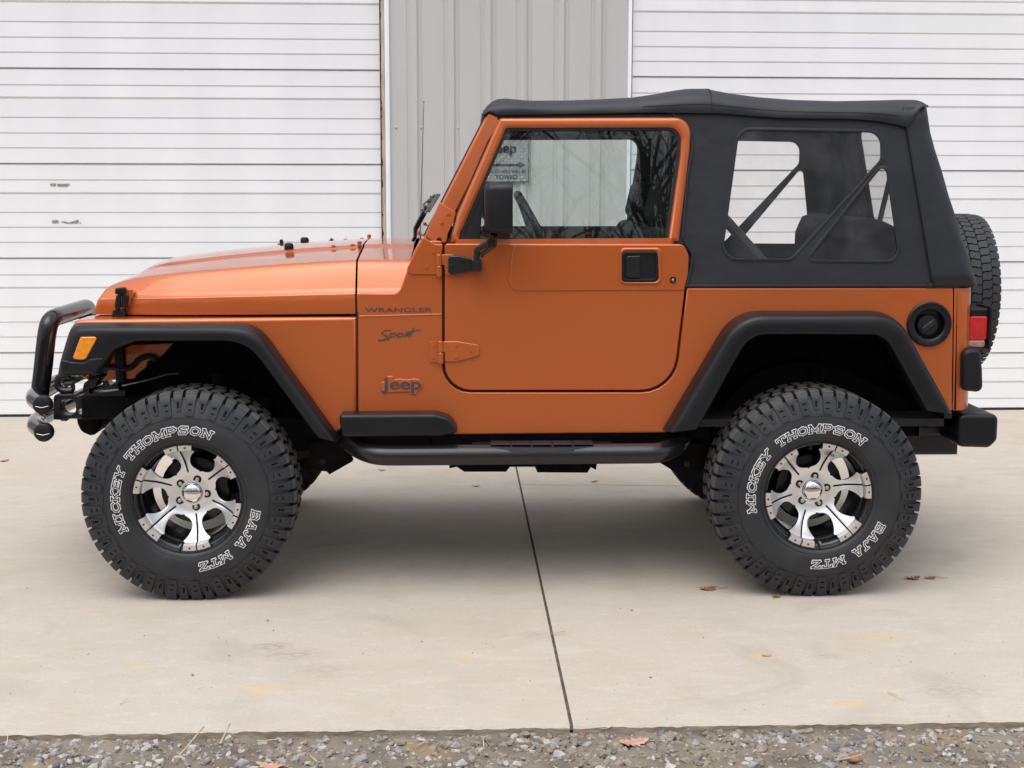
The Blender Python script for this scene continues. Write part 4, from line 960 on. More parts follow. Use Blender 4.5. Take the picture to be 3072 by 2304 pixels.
def wiper(y, base, tip):
    b = on_y(*px('k', *base), y); t = on_y(*px('k', *tip), y); mb = MB(); dx, dz = t[0] - b[0], t[1] - b[1]
    tube(mb, [(b[0] + .012, y, b[1] - .012), (b[0] + .02, y + .004, b[1] + .004, .006), (b[0] + dx * .3, y + .02, b[1] + dz * .3), (t[0], y + .06, t[1])], [.013, .012, .012, .011, .010, .010, .009, .008, .0085, .006][:10] if False else .0085, 8, flat=.5)
    o = mb.build('wiper', 'satin', wf)
    mb = MB(); e = Vector((t[0], y + .06, t[1])); dirv = (S * .05 + Vector((0, 1, 0)) * .33)
    tube(mb, [tuple(e - dirv * .45 + N_ * -.004), tuple(e + N_ * .012), tuple(e + dirv * .95 + N_ * -.004)], .0045, 6); tube(mb, [tuple(e - dirv * .5 - N_ * .012), tuple(e + dirv * 1.0 - N_ * .012)], .005, 6)
    for f in (-.4, -.1, .35, .8): tube(mb, [tuple(e + dirv * f - N_ * .012), tuple(e + dirv * f * .9 + N_ * .006)], .004, 6)
    mb.build('wiper_blade', 'satin', o)
wiper(-.42, (310, 800), (620, 180)); wiper(.12, (330, 820), (700, 150))
mb = MB(); t0 = on_y(1261, 690, .72); t1 = on_y(1271.5, 306, .72); tube(mb, [(t0[0], .72, t0[1] - .05), (t0[0], .72, t0[1]), (t1[0], .72, t1[1])], [.004, .0022, .0012], 8); lathe(mb, [(.0005, -.004), (.003, -.002), (.003, .002), (.0005, .004)], (t1[0], .72, t1[1]), 'Z', 10); lathe(mb, [(.016, -.09), (.012, -.05), (.005, -.04)], (t0[0], .72, t0[1]), 'Z', 12); mb.build('antenna', 'satin', car)

# ---- soft top
sq = PL('c', [(296, 1198), (322, 1080), (328, 1010, .02), (285, 940), (268, 905), (300, 560), (330, 400), (300, 300), (220, 210), (480, 195), (1000, 215), (1480, 235), (1562, 240), (1576, 400), (1640, 800), (1706, 1198)])
win1 = PL('q', [(412, 208, .055), (1872, 236, .048), (1875, 512, .035), (937, 1543, .045), (232, 1540, .058)])
win2 = PL('q', [(1922, 548, .016), (2066, 1560, .045), (1126, 1553, .012)])
def soft_side():
    mb = MB(); plate(mb, [sq, win1, win2], ln(.004), .005, .0012, 1, n=10); sp = mb.build('soft_side', 'fabric', car, angle=30)
    g_ = inset(fillet(win1, 10), -.012), inset(fillet(win2, 10), -.012)
    mb = MB(); plate(mb, [[tuple(p) for p in inset(fillet(win1, 10) if area(fillet(win1, 10)) > 0 else fillet(win1, 10)[::-1], -.012)]], ln(.0095), .0012, 0); mb.build('quarter_window', 'clear', sp, angle=20)
    mb = MB(); plate(mb, [[tuple(p) for p in inset(fillet(win2, 10) if area(fillet(win2, 10)) > 0 else fillet(win2, 10)[::-1], -.012)]], ln(.0095), .0012, 0); mb.build('quarter_window', 'clear', sp, angle=20)
    # welded hems round the windows, binding along the belt and the door
    mb = MB()
    for wloop in (win1, win2):
        f = fillet(wloop, 10); f = f if area(f) > 0 else f[::-1]; o = inset(f, -.014)
        plate(mb, [[tuple(p) for p in inset(f, -.013)], [tuple(p) for p in f]], ln(.002), .004, .0015, 2)
    bl_ = PL('c', [(296, 1191), (1706, 1190), (1704, 1176), (300, 1177)]); plate(mb, [bl_], ln(-.002), .006, .002, 2)
    q = PL('c', [(300, 1190), (326, 1085), (336, 1005, .02), (292, 938, .02), (276, 900), (308, 560), (337, 400, .06), (306, 300, .06), (222, 212)])
    tube(mb, [(x, lean(z) - .001, z) for x, z in fillet(q, 6)], .006, 8)
    mb.build('hem', 'fabric', sp, angle=40); return sp
soft = soft_side(); mirror_tree(soft, car)
# rear corner of the top and the back panel
c1 = PL('c', [(1706, 1190), (1562, 330)]); ct = [on_y(*px('c', a, b), -.62) for a, b in ((1906, 1190), (1784, 770), (1664, 320), (1650, 190))]
sx = lambda z: c1[0][0] + (c1[1][0] - c1[0][0]) * (z - c1[0][1]) / (c1[1][1] - c1[0][1])
bxx = lambda z: lerp([(z_, x_) for x_, z_ in ct], z) if z <= ct[-1][1] else ct[-1][0]
zl = [c1[0][1] + .001 + k * (1.852 - c1[0][1]) / 14 for k in range(15)]
rows = corner(zl, lambda z: sx(z) - .008, bxx, lambda z: lean(z) - .0015, .055, lambda z: -(.405 + max(0, 1.789 - z) * .337))
rr = random.Random(8)
rows = [[(p[0], p[1] + (.0035 * math.sin(i * 1.9 + j * .8) if 3 < j < 11 else 0), p[2]) for j, p in enumerate(r)] for i, r in enumerate(rows)]
mb = MB(); loft(mb, rows, flip=True); sc_ = mb.build('soft_corner', 'fabric', car, angle=60); md = sc_.modifiers.new('s', 'SOLIDIFY'); md.thickness = .005; md.offset = -1
mb = MB()
for dx in (.018, .032): tube(mb, [(sx(z) + dx + .012 * (1 if dx > .02 else 0), lean(z) - .0022, z) for z in zl], .0035 if dx < .02 else .0022, 6)
box(mb, sx(zl[0]) - .03, bxx(zl[0]) - .08, YS - .004, YS + .004, zl[0] - .004, zl[0] + .014, .002)
mb.build('seam', 'fabric', sc_)
mirror_tree(sc_, car)
B0 = Vector((bxx(zl[0]), 0, zl[0])); B1 = Vector((bxx(1.88), 0, 1.88)); S2 = (B1 - B0); L2 = S2.length; S2.normalize(); N2 = Vector((S2.z, 0, -S2.x))
bm_ = Matrix(((0, -N2.x, S2.x, B0.x), (1, 0, 0, 0), (0, -N2.z, S2.z, B0.z), (0, 0, 0, 1)))
bwin = [(-.55, .12, .06), (.55, .12, .06), (.385, L2 - .09, .05), (-.385, L2 - .09, .05)]
mb = MB(); plate(mb, [[(-.645, 0), (.645, 0), (.47, L2), (-.47, L2)], bwin], 0, .005, .001, 1, mx=bm_); bk = mb.build('soft_back', 'fabric', car, angle=30)
mb = MB(); plate(mb, [[(-.565, .105), (.565, .105), (.40, L2 - .075), (-.40, L2 - .075)]], .007, .0012, 0, mx=bm_); mb.build('rear_window', 'clear', bk, angle=20)
# roof canopy with its side flaps
zf = [(x, z) for x, z in PL('b', [(900, 196), (945, 170), (985, 194), (1100, 192), (1500, 185), (1950, 176)]) + PL('c', [(200, 205), (480, 207), (850, 236), (1250, 240), (1400, 254), (1500, 274), (1560, 291), (1594, 232), (1630, 172)])]
ze = [on_y(*px('b', a, b), -.60) for a, b in ((897, 182), (920, 145), (950, 113), (1000, 91), (1050, 90), (1100, 97), (1180, 104), (1400, 103), (1600, 96), (1800, 85), (2000, 56))] + [on_y(*px('c', a, b), -.60) for a, b in ((250, 76), (340, 66), (410, 68), (540, 94), (700, 115), (900, 131), (1150, 138), (1400, 133), (1500, 130), (1570, 130), (1596, 132), (1616, 142), (1632, 160))]
X0r, X1r = ze[0][0], ze[-1][0]
xs = sorted(set([X0r + t for t in (0, .006, .014, .025, .04, .06, .09)] + [X0r + .12 + (X1r - X0r - .2) * k / 46 for k in range(47)] + [X1r - t for t in (.06, .045, .03, .018, .010, .004, 0)]))
rows = []
rn = random.Random(3)
for i, x in enumerate(xs):
    top_, fl_ = lerp(ze, x), lerp(zf, x); top_ = max(top_, fl_ + .004); h = top_ - fl_; yl = lean(fl_) - .010
    wr_ = .003 * math.sin(x * 9.0) + .002 * math.sin(x * 23 + 1)
    r = [(yl + .004, fl_ + .001), (yl - .001, fl_), (yl - .002, fl_ + h * .12), (yl + .001 + wr_, fl_ + h * .34), (yl + .007 + wr_ * .7, fl_ + h * .52), (yl + .018 + wr_ * .5, fl_ + h * .68), (yl + .034, fl_ + h * .83), (yl + .052, fl_ + h * .93), (yl + .075, fl_ + h * .985), (yl + .10, top_)]
    bow = .012 + .010 * math.exp(-((x - 2.03) / .2) ** 2)
    for y in (-.45, -.30, -.15, 0): r.append((y, top_ + bow * (1 - (y / .58) ** 2) * min(1, h / .06)))
    rows.append([(x, y, z) for y, z in r] + [(x, -y, z) for y, z in reversed(r[:-1])])
mb = MB(); loft(mb, rows, flip=True)
roof = mb.build('soft_roof', 'fabric', car, angle=70); md = roof.modifiers.new('s', 'SOLIDIFY'); md.thickness = .006; md.offset = -1
mb = MB(); n_ = 1                                # stitched seams on the flap
tube(mb, [(r[3][0], r[3][1] - .001, r[3][2]) for r in rows[22:-8]], .0009, 6)
xbw = on_y(*px('c', 430, 150), -.65)[0]; ib = min(range(len(xs)), key=lambda i: abs(xs[i] - xbw)); tube(mb, [tuple(Vector(p) + Vector((0, -.0012, .0008))) for p in rows[ib][1:14]], .002, 6)
mb.build('seam', 'seam', roof)
mb = MB(); xa_ = on_y(*px('b', 905, 180), -.65); box(mb, xa_[0], xa_[0] + .10, -.655, .655, xa_[1] - .015, xa_[1] + .012, .006); mb.build('header_bar', 'seam', roof)

# ---- cabin
mb = MB(); box(mb, .70, 2.93, -.70, .70, .63, .66, 0); box(mb, .68, .72, -.70, .70, .60, 1.17, 0); box(mb, 2.90, 2.93, -.70, .70, .63, 1.16, 0)
for s in (-1, 1): box(mb, 1.86, 2.92, s * .715 - .012, s * .715 + .012, 1.07, 1.165, 0)
mb.build('floor_pan', 'interior', car)
mb = MB(); plate(mb, [[(.86, 1.05), (1.10, 1.02), (1.12, 1.20, .03), (1.06, 1.272, .03), (.80, 1.27)]], -.66, 1.32, .01, 2)
plate(mb, [[(.92, 1.24), (1.13, 1.24), (1.155, 1.30, .01), (1.12, 1.345, .02), (1.03, 1.352, .03), (.95, 1.29)]], -.56, .36, .012, 2); dash = mb.build('dashboard', 'interior', car, wn=True)
s0 = on_y(*px('b', 1112, 672), -.37); s1 = on_y(*px('b', 1245, 915), -.37); dv = Vector((s1[0] - s0[0], 0, s1[1] - s0[1])).normalized(); Rw = .178
cw = Vector((s0[0], -.37, s0[1])) + dv * Rw; mb = MB(); n2 = Vector((-dv.z, 0, dv.x)); n2 = n2 if n2.x > 0 else -n2
tube(mb, [tuple(cw + dv * math.cos(a) * Rw + Vector((0, 1, 0)) * math.sin(a) * Rw) for a in [2 * math.pi * k / 40 for k in range(40)]], .0165, 12, closed=True)
for a in (R(60), R(180), R(300)):
    e = cw + dv * math.cos(a) * Rw + Vector((0, 1, 0)) * math.sin(a) * Rw; tube(mb, [tuple(cw - n2 * .03), tuple(e)], .014, 8, flat=.6)
tube(mb, [tuple(cw - n2 * .005), tuple(cw - n2 * .05)], .05, 16); tube(mb, [tuple(cw - n2 * .05), tuple(cw - n2 * .35)], .028, 12); mb.build('steering_wheel', 'interior', car)
def seat(y0, y1, x, zb_, zt_, tilt, name, headr):
    mb = MB(); ym_ = (y0 + y1) / 2
    def cush(x0_, x1_, z0_, z1_, mtx=None, rd=.05): plate(mb, [rect(x0_, x1_, z0_, z1_, rd)], y0, y1 - y0, .03, 4, mx=mtx, bb=.03)
    cush(x - .46, x + .02, zb_ - .12, zb_ + .04)
    T = Matrix.Translation((x, 0, zb_)) @ Matrix.Rotation(R(tilt), 4, 'Y'); cush(-.06, .07, 0, zt_ - zb_, T, .045)
    if headr:
        T2 = T @ Matrix.Translation((0, 0, zt_ - zb_ + .01)); plate(mb, [rect(-.05, .05, 0, .17, .04)], ym_ - .12, .24, .025, 3, mx=T2, bb=.025)
    return mb.build(name, 'seat', car, wn=True)
seat(-.60, -.12, 1.72, .98, 1.40, 12, 'front_seat', True); seat(.12, .60, 1.72, .98, 1.40, 12, 'front_seat', True)
q0 = on_y(*px('q', 1270, 1130), -.1); q1 = on_y(*px('q', 2010, 1220), -.1)
mb = MB(); z9 = q0[1] - .012
rows = []
for k in range(21):
    t = k / 20; x = q0[0] + (q1[0] - q0[0]) * t; zt2 = z9 + .03 * math.sin(math.pi * min(1, t * 1.3)) - .035 * t * t - .06 * max(0, abs(t - .5) * 2 - .82) / .18; rows.append((x, zt2))
plate(mb, [[(q0[0] - .01, .95)] + [(q1[0] + .01, .95)] + [(x, z) for x, z in reversed(rows)]], -.46, .92, .05, 4, bb=.05); mb.build('rear_seat', 'seat', car, wn=True)
# sport bar
mb = MB(); hp = [(1.93, -.60, .66), (1.93, -.60, 1.55, .10), (1.93, -.54, 1.80, .12), (1.93, .54, 1.80, .12), (1.93, .60, 1.55, .10), (1.93, .60, .66)]
tube(mb, hp, .034, 12)
b0 = on_y(*px('q', 285, 1165), -.60); b1 = on_y(*px('q', 600, 1515), -.60); dd = Vector((b1[0] - b0[0], 0, b1[1] - b0[1])); 
for s in (-1, 1): tube(mb, [tuple(Vector((b0[0], s * .60, b0[1])) - dd * .75), tuple(Vector((b0[0], s * .60, b0[1])) + dd * 1.5)], .021, 10)
for s in (-1, 1): tube(mb, [(1.93, s * .55, 1.79), (1.45, s * .55, 1.815, .1), (1.16, s * .55, 1.80)], .026, 10)
mb.build('sport_bar', 'interior', car)
mb = MB(); p0 = on_y(*px('q', 1945, 810), .3); p1 = on_y(*px('q', 1862, 1160), .3); tube(mb, [(p0[0] + .02, .3, p0[1] + .1), (p0[0], .3, p0[1]), (p1[0], .3, p1[1]), (p1[0] - .03, .3, p1[1] - .12)], .018, 8, flat=.5); mb.build('seat_belt', 'interior', car)

# ---- fuel filler, tail lamp, bumperette, rear bumper
x, z = P('g', [(238, 772)], YS)[0]; r0 = abs(P('g', [(377, 772)], YS)[0][0] - x)
mb = MB(); lathe(mb, [(r0, YS + .002), (r0, YS - .008), (r0 - .004, YS - .012), (r0 * .74, YS - .012), (r0 * .68, YS - .008), (r0 * .64, YS + .036), (.0005, YS + .040)], (x, 0, z), 'Y', 48)
for a in (48, 138, 228, 318): lathe(mb, [(.0055, YS - .0115), (.0045, YS - .0155), (.002, YS - .0155), (.0005, YS - .013)], (x + r0 * .87 * math.cos(R(a)), 0, z + r0 * .87 * math.sin(R(a))), 'Y', 12)
fu = mb.build('fuel_filler', 'black', car, angle=40)
mb = MB(); cxx, czz = x - .004, z - .004; lathe(mb, [(.036, YS + .03), (.039, YS + .005), (.037, YS), (.0005, YS - .003)], (cxx, 0, czz), 'Y', 32)
T = Matrix.Translation((cxx, 0, czz)) @ Matrix.Rotation(R(-38), 4, 'Y'); box(mb, -.033, .033, YS - .016, YS + .004, -.0095, .0095, .004, mx=T, r=.009)
lathe(mb, [(.008, YS - .016), (.006, YS - .0175), (.0045, YS - .0165), (.0005, YS - .0165)], (cxx + .006, 0, czz + .005), 'Y', 16); mb.build('fuel_cap', 'satin', fu, wn=True)
def tail():
    q = P('g', [(488, 680), (582, 905)], -.66); xa, xb, za, zb2 = q[0][0], q[1][0], q[1][1], q[0][1]; h = zb2 - za
    mb = MB(); box(mb, xa - .01, xb - .006, -.705, -.575, za + h * .18, zb2 - h * .16, .006, 0, r=.008); box(mb, xa - .01, xb - .012, -.703, -.577, za, za + h * .18 - .0005, .005, 1, r=.006)
    o = mb.build('tail_lamp', ['red', 'lens_pale'], car, wn=True)
    mb = MB(); box(mb, xa - .01, xb - .002, -.702, -.578, zb2 - h * .16 + .0005, zb2 + .006, .006, r=.008); box(mb, xb - .005, xb + .006, -.72, -.56, za - .012, zb2 + .016, .004, r=.012); mb.build('lamp_housing', 'black', o, wn=True)
    return o
def guard():
    q = P('g', [(456, 930, .03), (566, 926, .025), (580, 1060), (584, 1203, .024), (452, 1190, .024)], -.78); mb = MB(); plate(mb, [q], -.775, .20, .018, 6, bb=.018); return mb.build('bumper_guard', 'black', car, wn=True)
tl = tail(); gd = guard(); mirror_tree(tl, car); mirror_tree(gd, car)
q = P('g', [(425, 1332), (666, 1545)], -.72); mb = MB(); xa, xb, za, zb2 = q[0][0], q[1][0], q[1][1], q[0][1]
plate(mb, [[(xa, za + .004, .026), (xb - .03, za, .03), (xb, za + .03, .03), (xb, zb2 - .002, .028), (xa, zb2, .026)]], -.72, 1.44, .018, 6, bb=.018); mb.build('rear_bumper', 'black', car, wn=True)
mb = MB(); box(mb, xa - .085, xa + .05, -.50, .50, za + .01, zb2 - .01, .01); q = P('g', [(165, 1455), (420, 1588)], -.35); box(mb, q[0][0] - .25, q[1][0], -.35, .35, q[1][1], q[0][1] + .05, .012); mb.build('skid_plate', 'satin', car, wn=True)

# ---- side step tube
pe = lambda x, y, yy: on_y(*px('e', x, y), yy)
yt = -.80; e0 = pe(330, 622, yt); e1 = pe(1850, 612, yt); rt_ = .0395
mb = MB(); tube(mb, [(e0[0] - .10, -.50, e0[1] + .045), (e0[0] - .07, -.70, e0[1] + .03, .08), (e0[0] + .03, yt, e0[1], .10), (e0[0] + .14, yt, e0[1] - .001), (e1[0] - .10, yt, e1[1]), (e1[0] + .0, yt, e1[1], .10), (e1[0] + .09, -.68, e1[1] + .02, .08), (e1[0] + .11, -.48, e1[1] + .04)], rt_, 20, n=8)
step = mb.build('side_step', 'satin', car, angle=60)
q = [pe(875, 578, yt), pe(920, 566, yt), pe(1560, 560, yt), pe(1598, 568, yt), pe(1500, 592, yt - .03), pe(1230, 610, yt - .035), pe(980, 600, yt - .03)]
mb = MB(); L_ = 40; x0, x1 = pe(880, 590, yt)[0], pe(1594, 590, yt)[0]; rows = []
for k in range(L_ + 1):
    t = k / L_; x = x0 + (x1 - x0) * t; w_ = math.sin(math.pi * t) ** .6; zc2 = e0[1] + rt_ - .001
    rows.append([(x, yt - .012 - .028 * w_, zc2 - .004 - .020 * w_), (x, yt - .010 - .022 * w_, zc2 - .001 - .004 * w_), (x, yt + .045 + .02 * w_, zc2 + .003), (x, yt + .05 + .02 * w_, zc2 - .02)])
loft(mb, rows, flip=True); sp_ = mb.build('step_pad', 'black', step, angle=40)
mb = MB()
for k in range(5):
    xa, xb = x0 + .07 + k * (x1 - x0 - .14) / 5, x0 + .07 + (k + 1) * (x1 - x0 - .14) / 5 - .004; zc2 = e0[1] + rt_ + .003; mb.add([(xa, yt - .024, zc2 - .0005), (xb, yt - .024, zc2 - .0005), (xb, yt + .05, zc2 + .003), (xa, yt + .05, zc2 + .003)], [(0, 1, 2, 3)])
mb.build('grip_tread', 'rubber', sp_)

# ---- chassis, axles and running gear (dark, seen between the wheels)
mb = MB()
for s in (-1, 1):
    box(mb, -.50, .25, s * .40 - .04, s * .40 + .04, .625, .715, .008); box(mb, .25, .9, s * .42 - .04, s * .42 + .04, .495, .63, .008); box(mb, .9, 2.05, s * .44 - .04, s * .44 + .04, .515, .615, .008); box(mb, 2.0, 3.0, s * .44 - .04, s * .44 + .04, .55, .67, .008)
    box(mb, .72, 2.0, s * .60 - .02, s * .60 + .02, .575, .63, .004)
for x_ in (-.42, .95, 1.75, 2.9): box(mb, x_ - .05, x_ + .05, -.42, .42, .54 + (.09 if x_ < 0 else 0), .64 + (.07 if x_ < 0 else 0), .008)
for u in (1050, 1105, 1620, 1680): p = pe(u, 545, -.45); box(mb, p[0] - .004, p[0] + .004, -.486, -.478, p[1] - .02, p[1] + .02, .001)
mb.build('chassis', 'under', car, wn=True)
mb = MB()
for (pts, yy) in (([(762, 676), (762, 692), (800, 684), (838, 709), (1052, 709), (1072, 684), (1200, 684), (1212, 712), (1468, 714), (1486, 686), (1512, 700), (1516, 672)], -.20),):
    plate(mb, [P('e', pts + [(1500, 600), (780, 600)], yy)], yy, .42, .01, 2)
mb.build('transmission_skid', 'under', car, wn=True)
def axle(x, name, dy):
    mb = MB(); tube(mb, [(x, -.66, .397), (x, .66, .397)], .040, 14); 
    lathe(mb, [(.0005, -.13), (.07, -.12), (.115, -.06), (.125, 0), (.115, .06), (.07, .12), (.0005, .13)], (x, dy, .397), 'X', 20)
    for s in (-1, 1):
        tube(mb, [(x + .01, s * .44, .44), (x + .01, s * .44, .60)], .055, 14)
        for k in range(1): tube(mb, [(x + .012 + .058 * math.cos(a), s * .44 + .058 * math.sin(a), .44 + a / 6.2832 * .04) for a in [j * .4 for j in range(64)]], .008, 6)
        tube(mb, [(x + .10, s * .52, .36), (x + .06, s * .50, .82)], .028, 10)
        lathe(mb, [(.0005, -.05), (.13, -.05), (.135, -.04), (.135, .0), (.08, .01), (.06, .06), (.0005, .06)], (x, s * .66, .397), 'Y', 28)
    return mb.build(name, 'under', car, angle=40)
axle(0, 'front_axle', -.22); axle(2.372, 'rear_axle', 0)
def arm(pts, bolt_at, yy, x_to, name):
    mb = MB(); plate(mb, [P('e', pts, yy)], yy, .06, .006, 2); a = P('e', [bolt_at], yy)[0]
    tube(mb, [(a[0], yy + .03, a[1]), (x_to, yy + .02, .34)], .028, 10); o = mb.build(name, 'under', car, wn=True)
    mb = MB(); bolt(mb, a[0], a[1], yy - .001, .009, 0, .008); mb.build('bolt', 'rust', o); return o
for pts, b_, xt, nm in (([(40, 560), (200, 535), (268, 655), (150, 722), (134, 706), (92, 704), (52, 690)], (115, 655), .06, 'control_arm'), ([(1838, 662), (1900, 560), (2060, 560), (2090, 640), (2050, 700), (1975, 728), (1900, 700)], (1975, 665), 2.30, 'control_arm')):
    o = arm(pts, b_, -.50, xt, nm); mirror_tree(o, car)
mb = MB(); tube(mb, [(.12, -.60, .37), (.12, .60, .40)], .018, 10); tube(mb, [(-.14, -.55, .40), (-.14, .45, .52)], .022, 10); mb.build('steering_linkage', 'under', car)
mb = MB(); tube(mb, [(1.0, -.1, .50), (2.2, -.02, .42)], .035, 12); tube(mb, [(.25, .05, .42), (.95, .12, .50)], .03, 12); mb.build('drive_shaft', 'under', car)
mb = MB(); tube(mb, [(.5, .30, .52), (1.7, .32, .50), (2.05, .45, .55), (2.95, .5, .52)], .03, 10); tube(mb, [(1.75, .32, .50), (2.0, .32, .50)], .08, 14); mb.build('exhaust', 'rust', car)
mb = MB(); box(mb, -.30, .65, -.30, .30, .62, 1.02, .02); tube(mb, [(-.05, -.25, .56), (.35, -.2, .56)], .10, 14); mb.build('engine', 'under', car, wn=True)
# arch liners: roof of the arch and its inner wall
def liner(cpath, yin, name):
    mb = MB(); rows = [[(x, YS - .03, z + .006), (x, yin, z + .006)] for x, z in cpath]; loft(mb, rows, flip=True)
    lo = min(z for _, z in cpath) - .02; pts = [(x, z + .006) for x, z in cpath] + [(cpath[-1][0], lo), (cpath[0][0], lo)]; plate(mb, [pts], yin, .01, 0); return mb.build(name, 'under', car, angle=40)
lr = liner(mid(ra, rc, .75), -.40, 'wheel_well'); lf = liner(mid(fa, fc, .75), -.36, 'wheel_well')
for pts, r_ in (([(1000, 650), (900, 500), (1100, 445), (1350, 500), (1640, 690), (1900, 790)], .05),):
    q = [on_y(*px('h', a, b), -.46) for a, b in ((390, 880), (640, 600), (860, 490), (1100, 462), (1330, 500), (1560, 610), (1800, 720), (2000, 770))]
    mb = MB(); rows = [[(x, -.50, z - .10), (x, -.50, z), (x, -.40, z)] for x, z in spline(q, 40)]; loft(mb, rows, flip=True); mb.build('frame_arch', 'under', car, angle=40)
mb = MB(); plate(mb, [P('a', [(560, 1090), (600, 1050), (640, 900, .03), (760, 850), (1040, 838), (965, 925, .03), (870, 960), (860, 1000), (800, 1045), (780, 1075)], -.48)], -.48, .01, .003)
inn = mb.build('inner_fender', 'paint', car, wn=True)
mb = MB(); h0 = [on_y(*px('a', a, b), -.50) for a, b in ((560, 1000), (640, 1000), (700, 1010), (760, 1000), (810, 950), (860, 930), (910, 935), (920, 960))]; tube(mb, [(x, -.50, z) for x, z in spline(h0, 30)], .011, 8); h1 = [on_y(*px('a', a, b), -.47) for a, b in ((690, 840), (700, 1090))]; tube(mb, [(h1[0][0], -.49, h1[0][1]), (h1[1][0], -.49, h1[1][1])], .02, 8); mb.build('wiring_hose', 'seam', inn)
mb = MB(); h0 = [on_y(*px('a', a, b), -.46) for a, b in ((700, 1120), (860, 1085), (1000, 1045), (1080, 1040))]; tube(mb, [(x, -.46, z) for x, z in h0], .004, 6); mb.build('brake_line', 'steel', car)
for o_ in (body, ):
    mirror_tree(o_, car)
for nm in ('rear_corner', 'body_crease', 'fender', 'fender_flare', 'fender_flare.001', 'sill_extension', 'wheel_well', 'wheel_well.001', 'frame_arch', 'panel_seam', 'door_jamb', 'side_step'):
    mirror_tree(bpy.data.objects[nm], car)

# ---- front bumper: two bent tubes, hoop, bracket plates, tow hooks
mb = MB()
def bt(z, name):
    mb = MB(); e = -.605; tube(mb, [(e, -.60, z), (-.705, -.40, z, .10), (-.72, 0, z), (-.705, .40, z, .10), (e, .60, z)], .0355, 20, n=8); o = mb.build(name, 'gloss', car, angle=60)
    for s in (-1, 1):
        mb = MB(); d = Vector((.100, s * .20, 0)).normalized(); c = Vector((e, s * .60, z)) + d * .004; lathe(mb, [(.0362, -.02), (.0368, .006), (.0355, .011), (.031, .0135), (.0005, .015)], (0, 0, 0), 'Z', 24)
        rot = Vector((0, 0, 1)).rotation_difference(Vector((0, s * 1.0, 0))).to_matrix().to_4x4(); mb.v = [tuple(c + rot @ Vector(v)) for v in mb.v]; cap_ = mb.build('end_cap', 'black', o, angle=60)
        mb = MB(); tube(mb, [(c.x - .024, c.y + s * .0150, z - .004), (c.x, c.y + s * .0158, z - .009), (c.x + .026, c.y + s * .0150, z - .003)], .0012, 6); mb.build('slot', 'steel', cap_)
    return o
bu = bt(.708, 'front_bumper'); bt(.600, 'front_bumper')
n0 = on_y(*px('f', 262, 400), -.32)[0]; zt_ = on_y(*px('f', 300, 168), -.32)[1] - .038
mb = MB(); tube(mb, [(n0 - .035, -.33, .70), (n0 - .02, -.325, .80), (n0, -.315, zt_ - .06, .04), (n0 + .012, -.30, zt_, .085), (n0 + .012, .30, zt_, .085), (n0, .315, zt_ - .06, .04), (n0 - .02, .325, .80), (n0 - .035, .33, .70)], .0375, 20, n=8); mb.build('bull_bar', 'gloss', car, angle=60)
def bracket():
    y = -.43; mb = MB()
    q = P('f', [(330, 1005, .02), (530, 1000, .02), (560, 1030), (620, 1010), (690, 950), (690, 1000), (1050, 960), (1050, 1230), (680, 1250), (575, 1250), (460, 1250), (455, 1275), (405, 1272), (400, 1262), (332, 1258)], y); hole = P('f', [(400, 1060, .02), (550, 1055, .02), (556, 1180, .03), (510, 1212, .02), (440, 1210, .02), (400, 1170, .03)], y)
    plate(mb, [q, hole], y, .07, .005, 2); o = mb.build('bumper_bracket', 'satin', car, wn=True)
    mb = MB(); x, z = P('f', [(610, 1175)], y)[0]; lathe(mb, [(.0005, y + .003), (.0110, y + .003), (.0110, y - .004), (.007, y - .005), (.0065, y - .012), (.0005, y - .013)], (x, 0, z), 'Y', 18); mb.build('bolt', 'steel', o)
    mb = MB(); q = P('f', [(615, 1005), (630, 900, .02), (690, 850, .03), (760, 815), (815, 838), (770, 880), (760, 930, .02), (690, 960)], y + .02); plate(mb, [q], y + .02, .10, .005, 2); mb.build('frame_horn', 'satin', o, wn=True)
    mb = MB(); q = [on_y(*px('f', a, b), y) for a, b in ((470, 825), (395, 830), (352, 870), (360, 940), (410, 975), (500, 975))]; tube(mb, [(x, y + .03, z) for x, z in spline(q, 30)], .014, 10, cap='round'); q = [on_y(*px('f', a, b), y) for a, b in ((420, 920), (450, 905), (500, 912), (505, 980))]; tube(mb, [(x, y + .03, z) for x, z in spline(q, 20)], .010, 8); q = P('f', [(440, 830), (600, 822, .005), (600, 845), (430, 905), (420, 895)], y + .05); plate(mb, [q], y + .05, .03, .003); mb.build('tow_hook', 'satin', o); return o
bb_ = bracket(); mirror_tree(bb_, car)
q = P('f', [(552, 1240), (560, 1300, .05), (600, 1385, .04), (690, 1424, .025), (740, 1412, .02), (800, 1330, .04), (800, 1240)], -.30); mb = MB(); plate(mb, [q], -.30, .30, .02, 3, bb=.02); mb.build('steering_skid', 'under', car, wn=True)

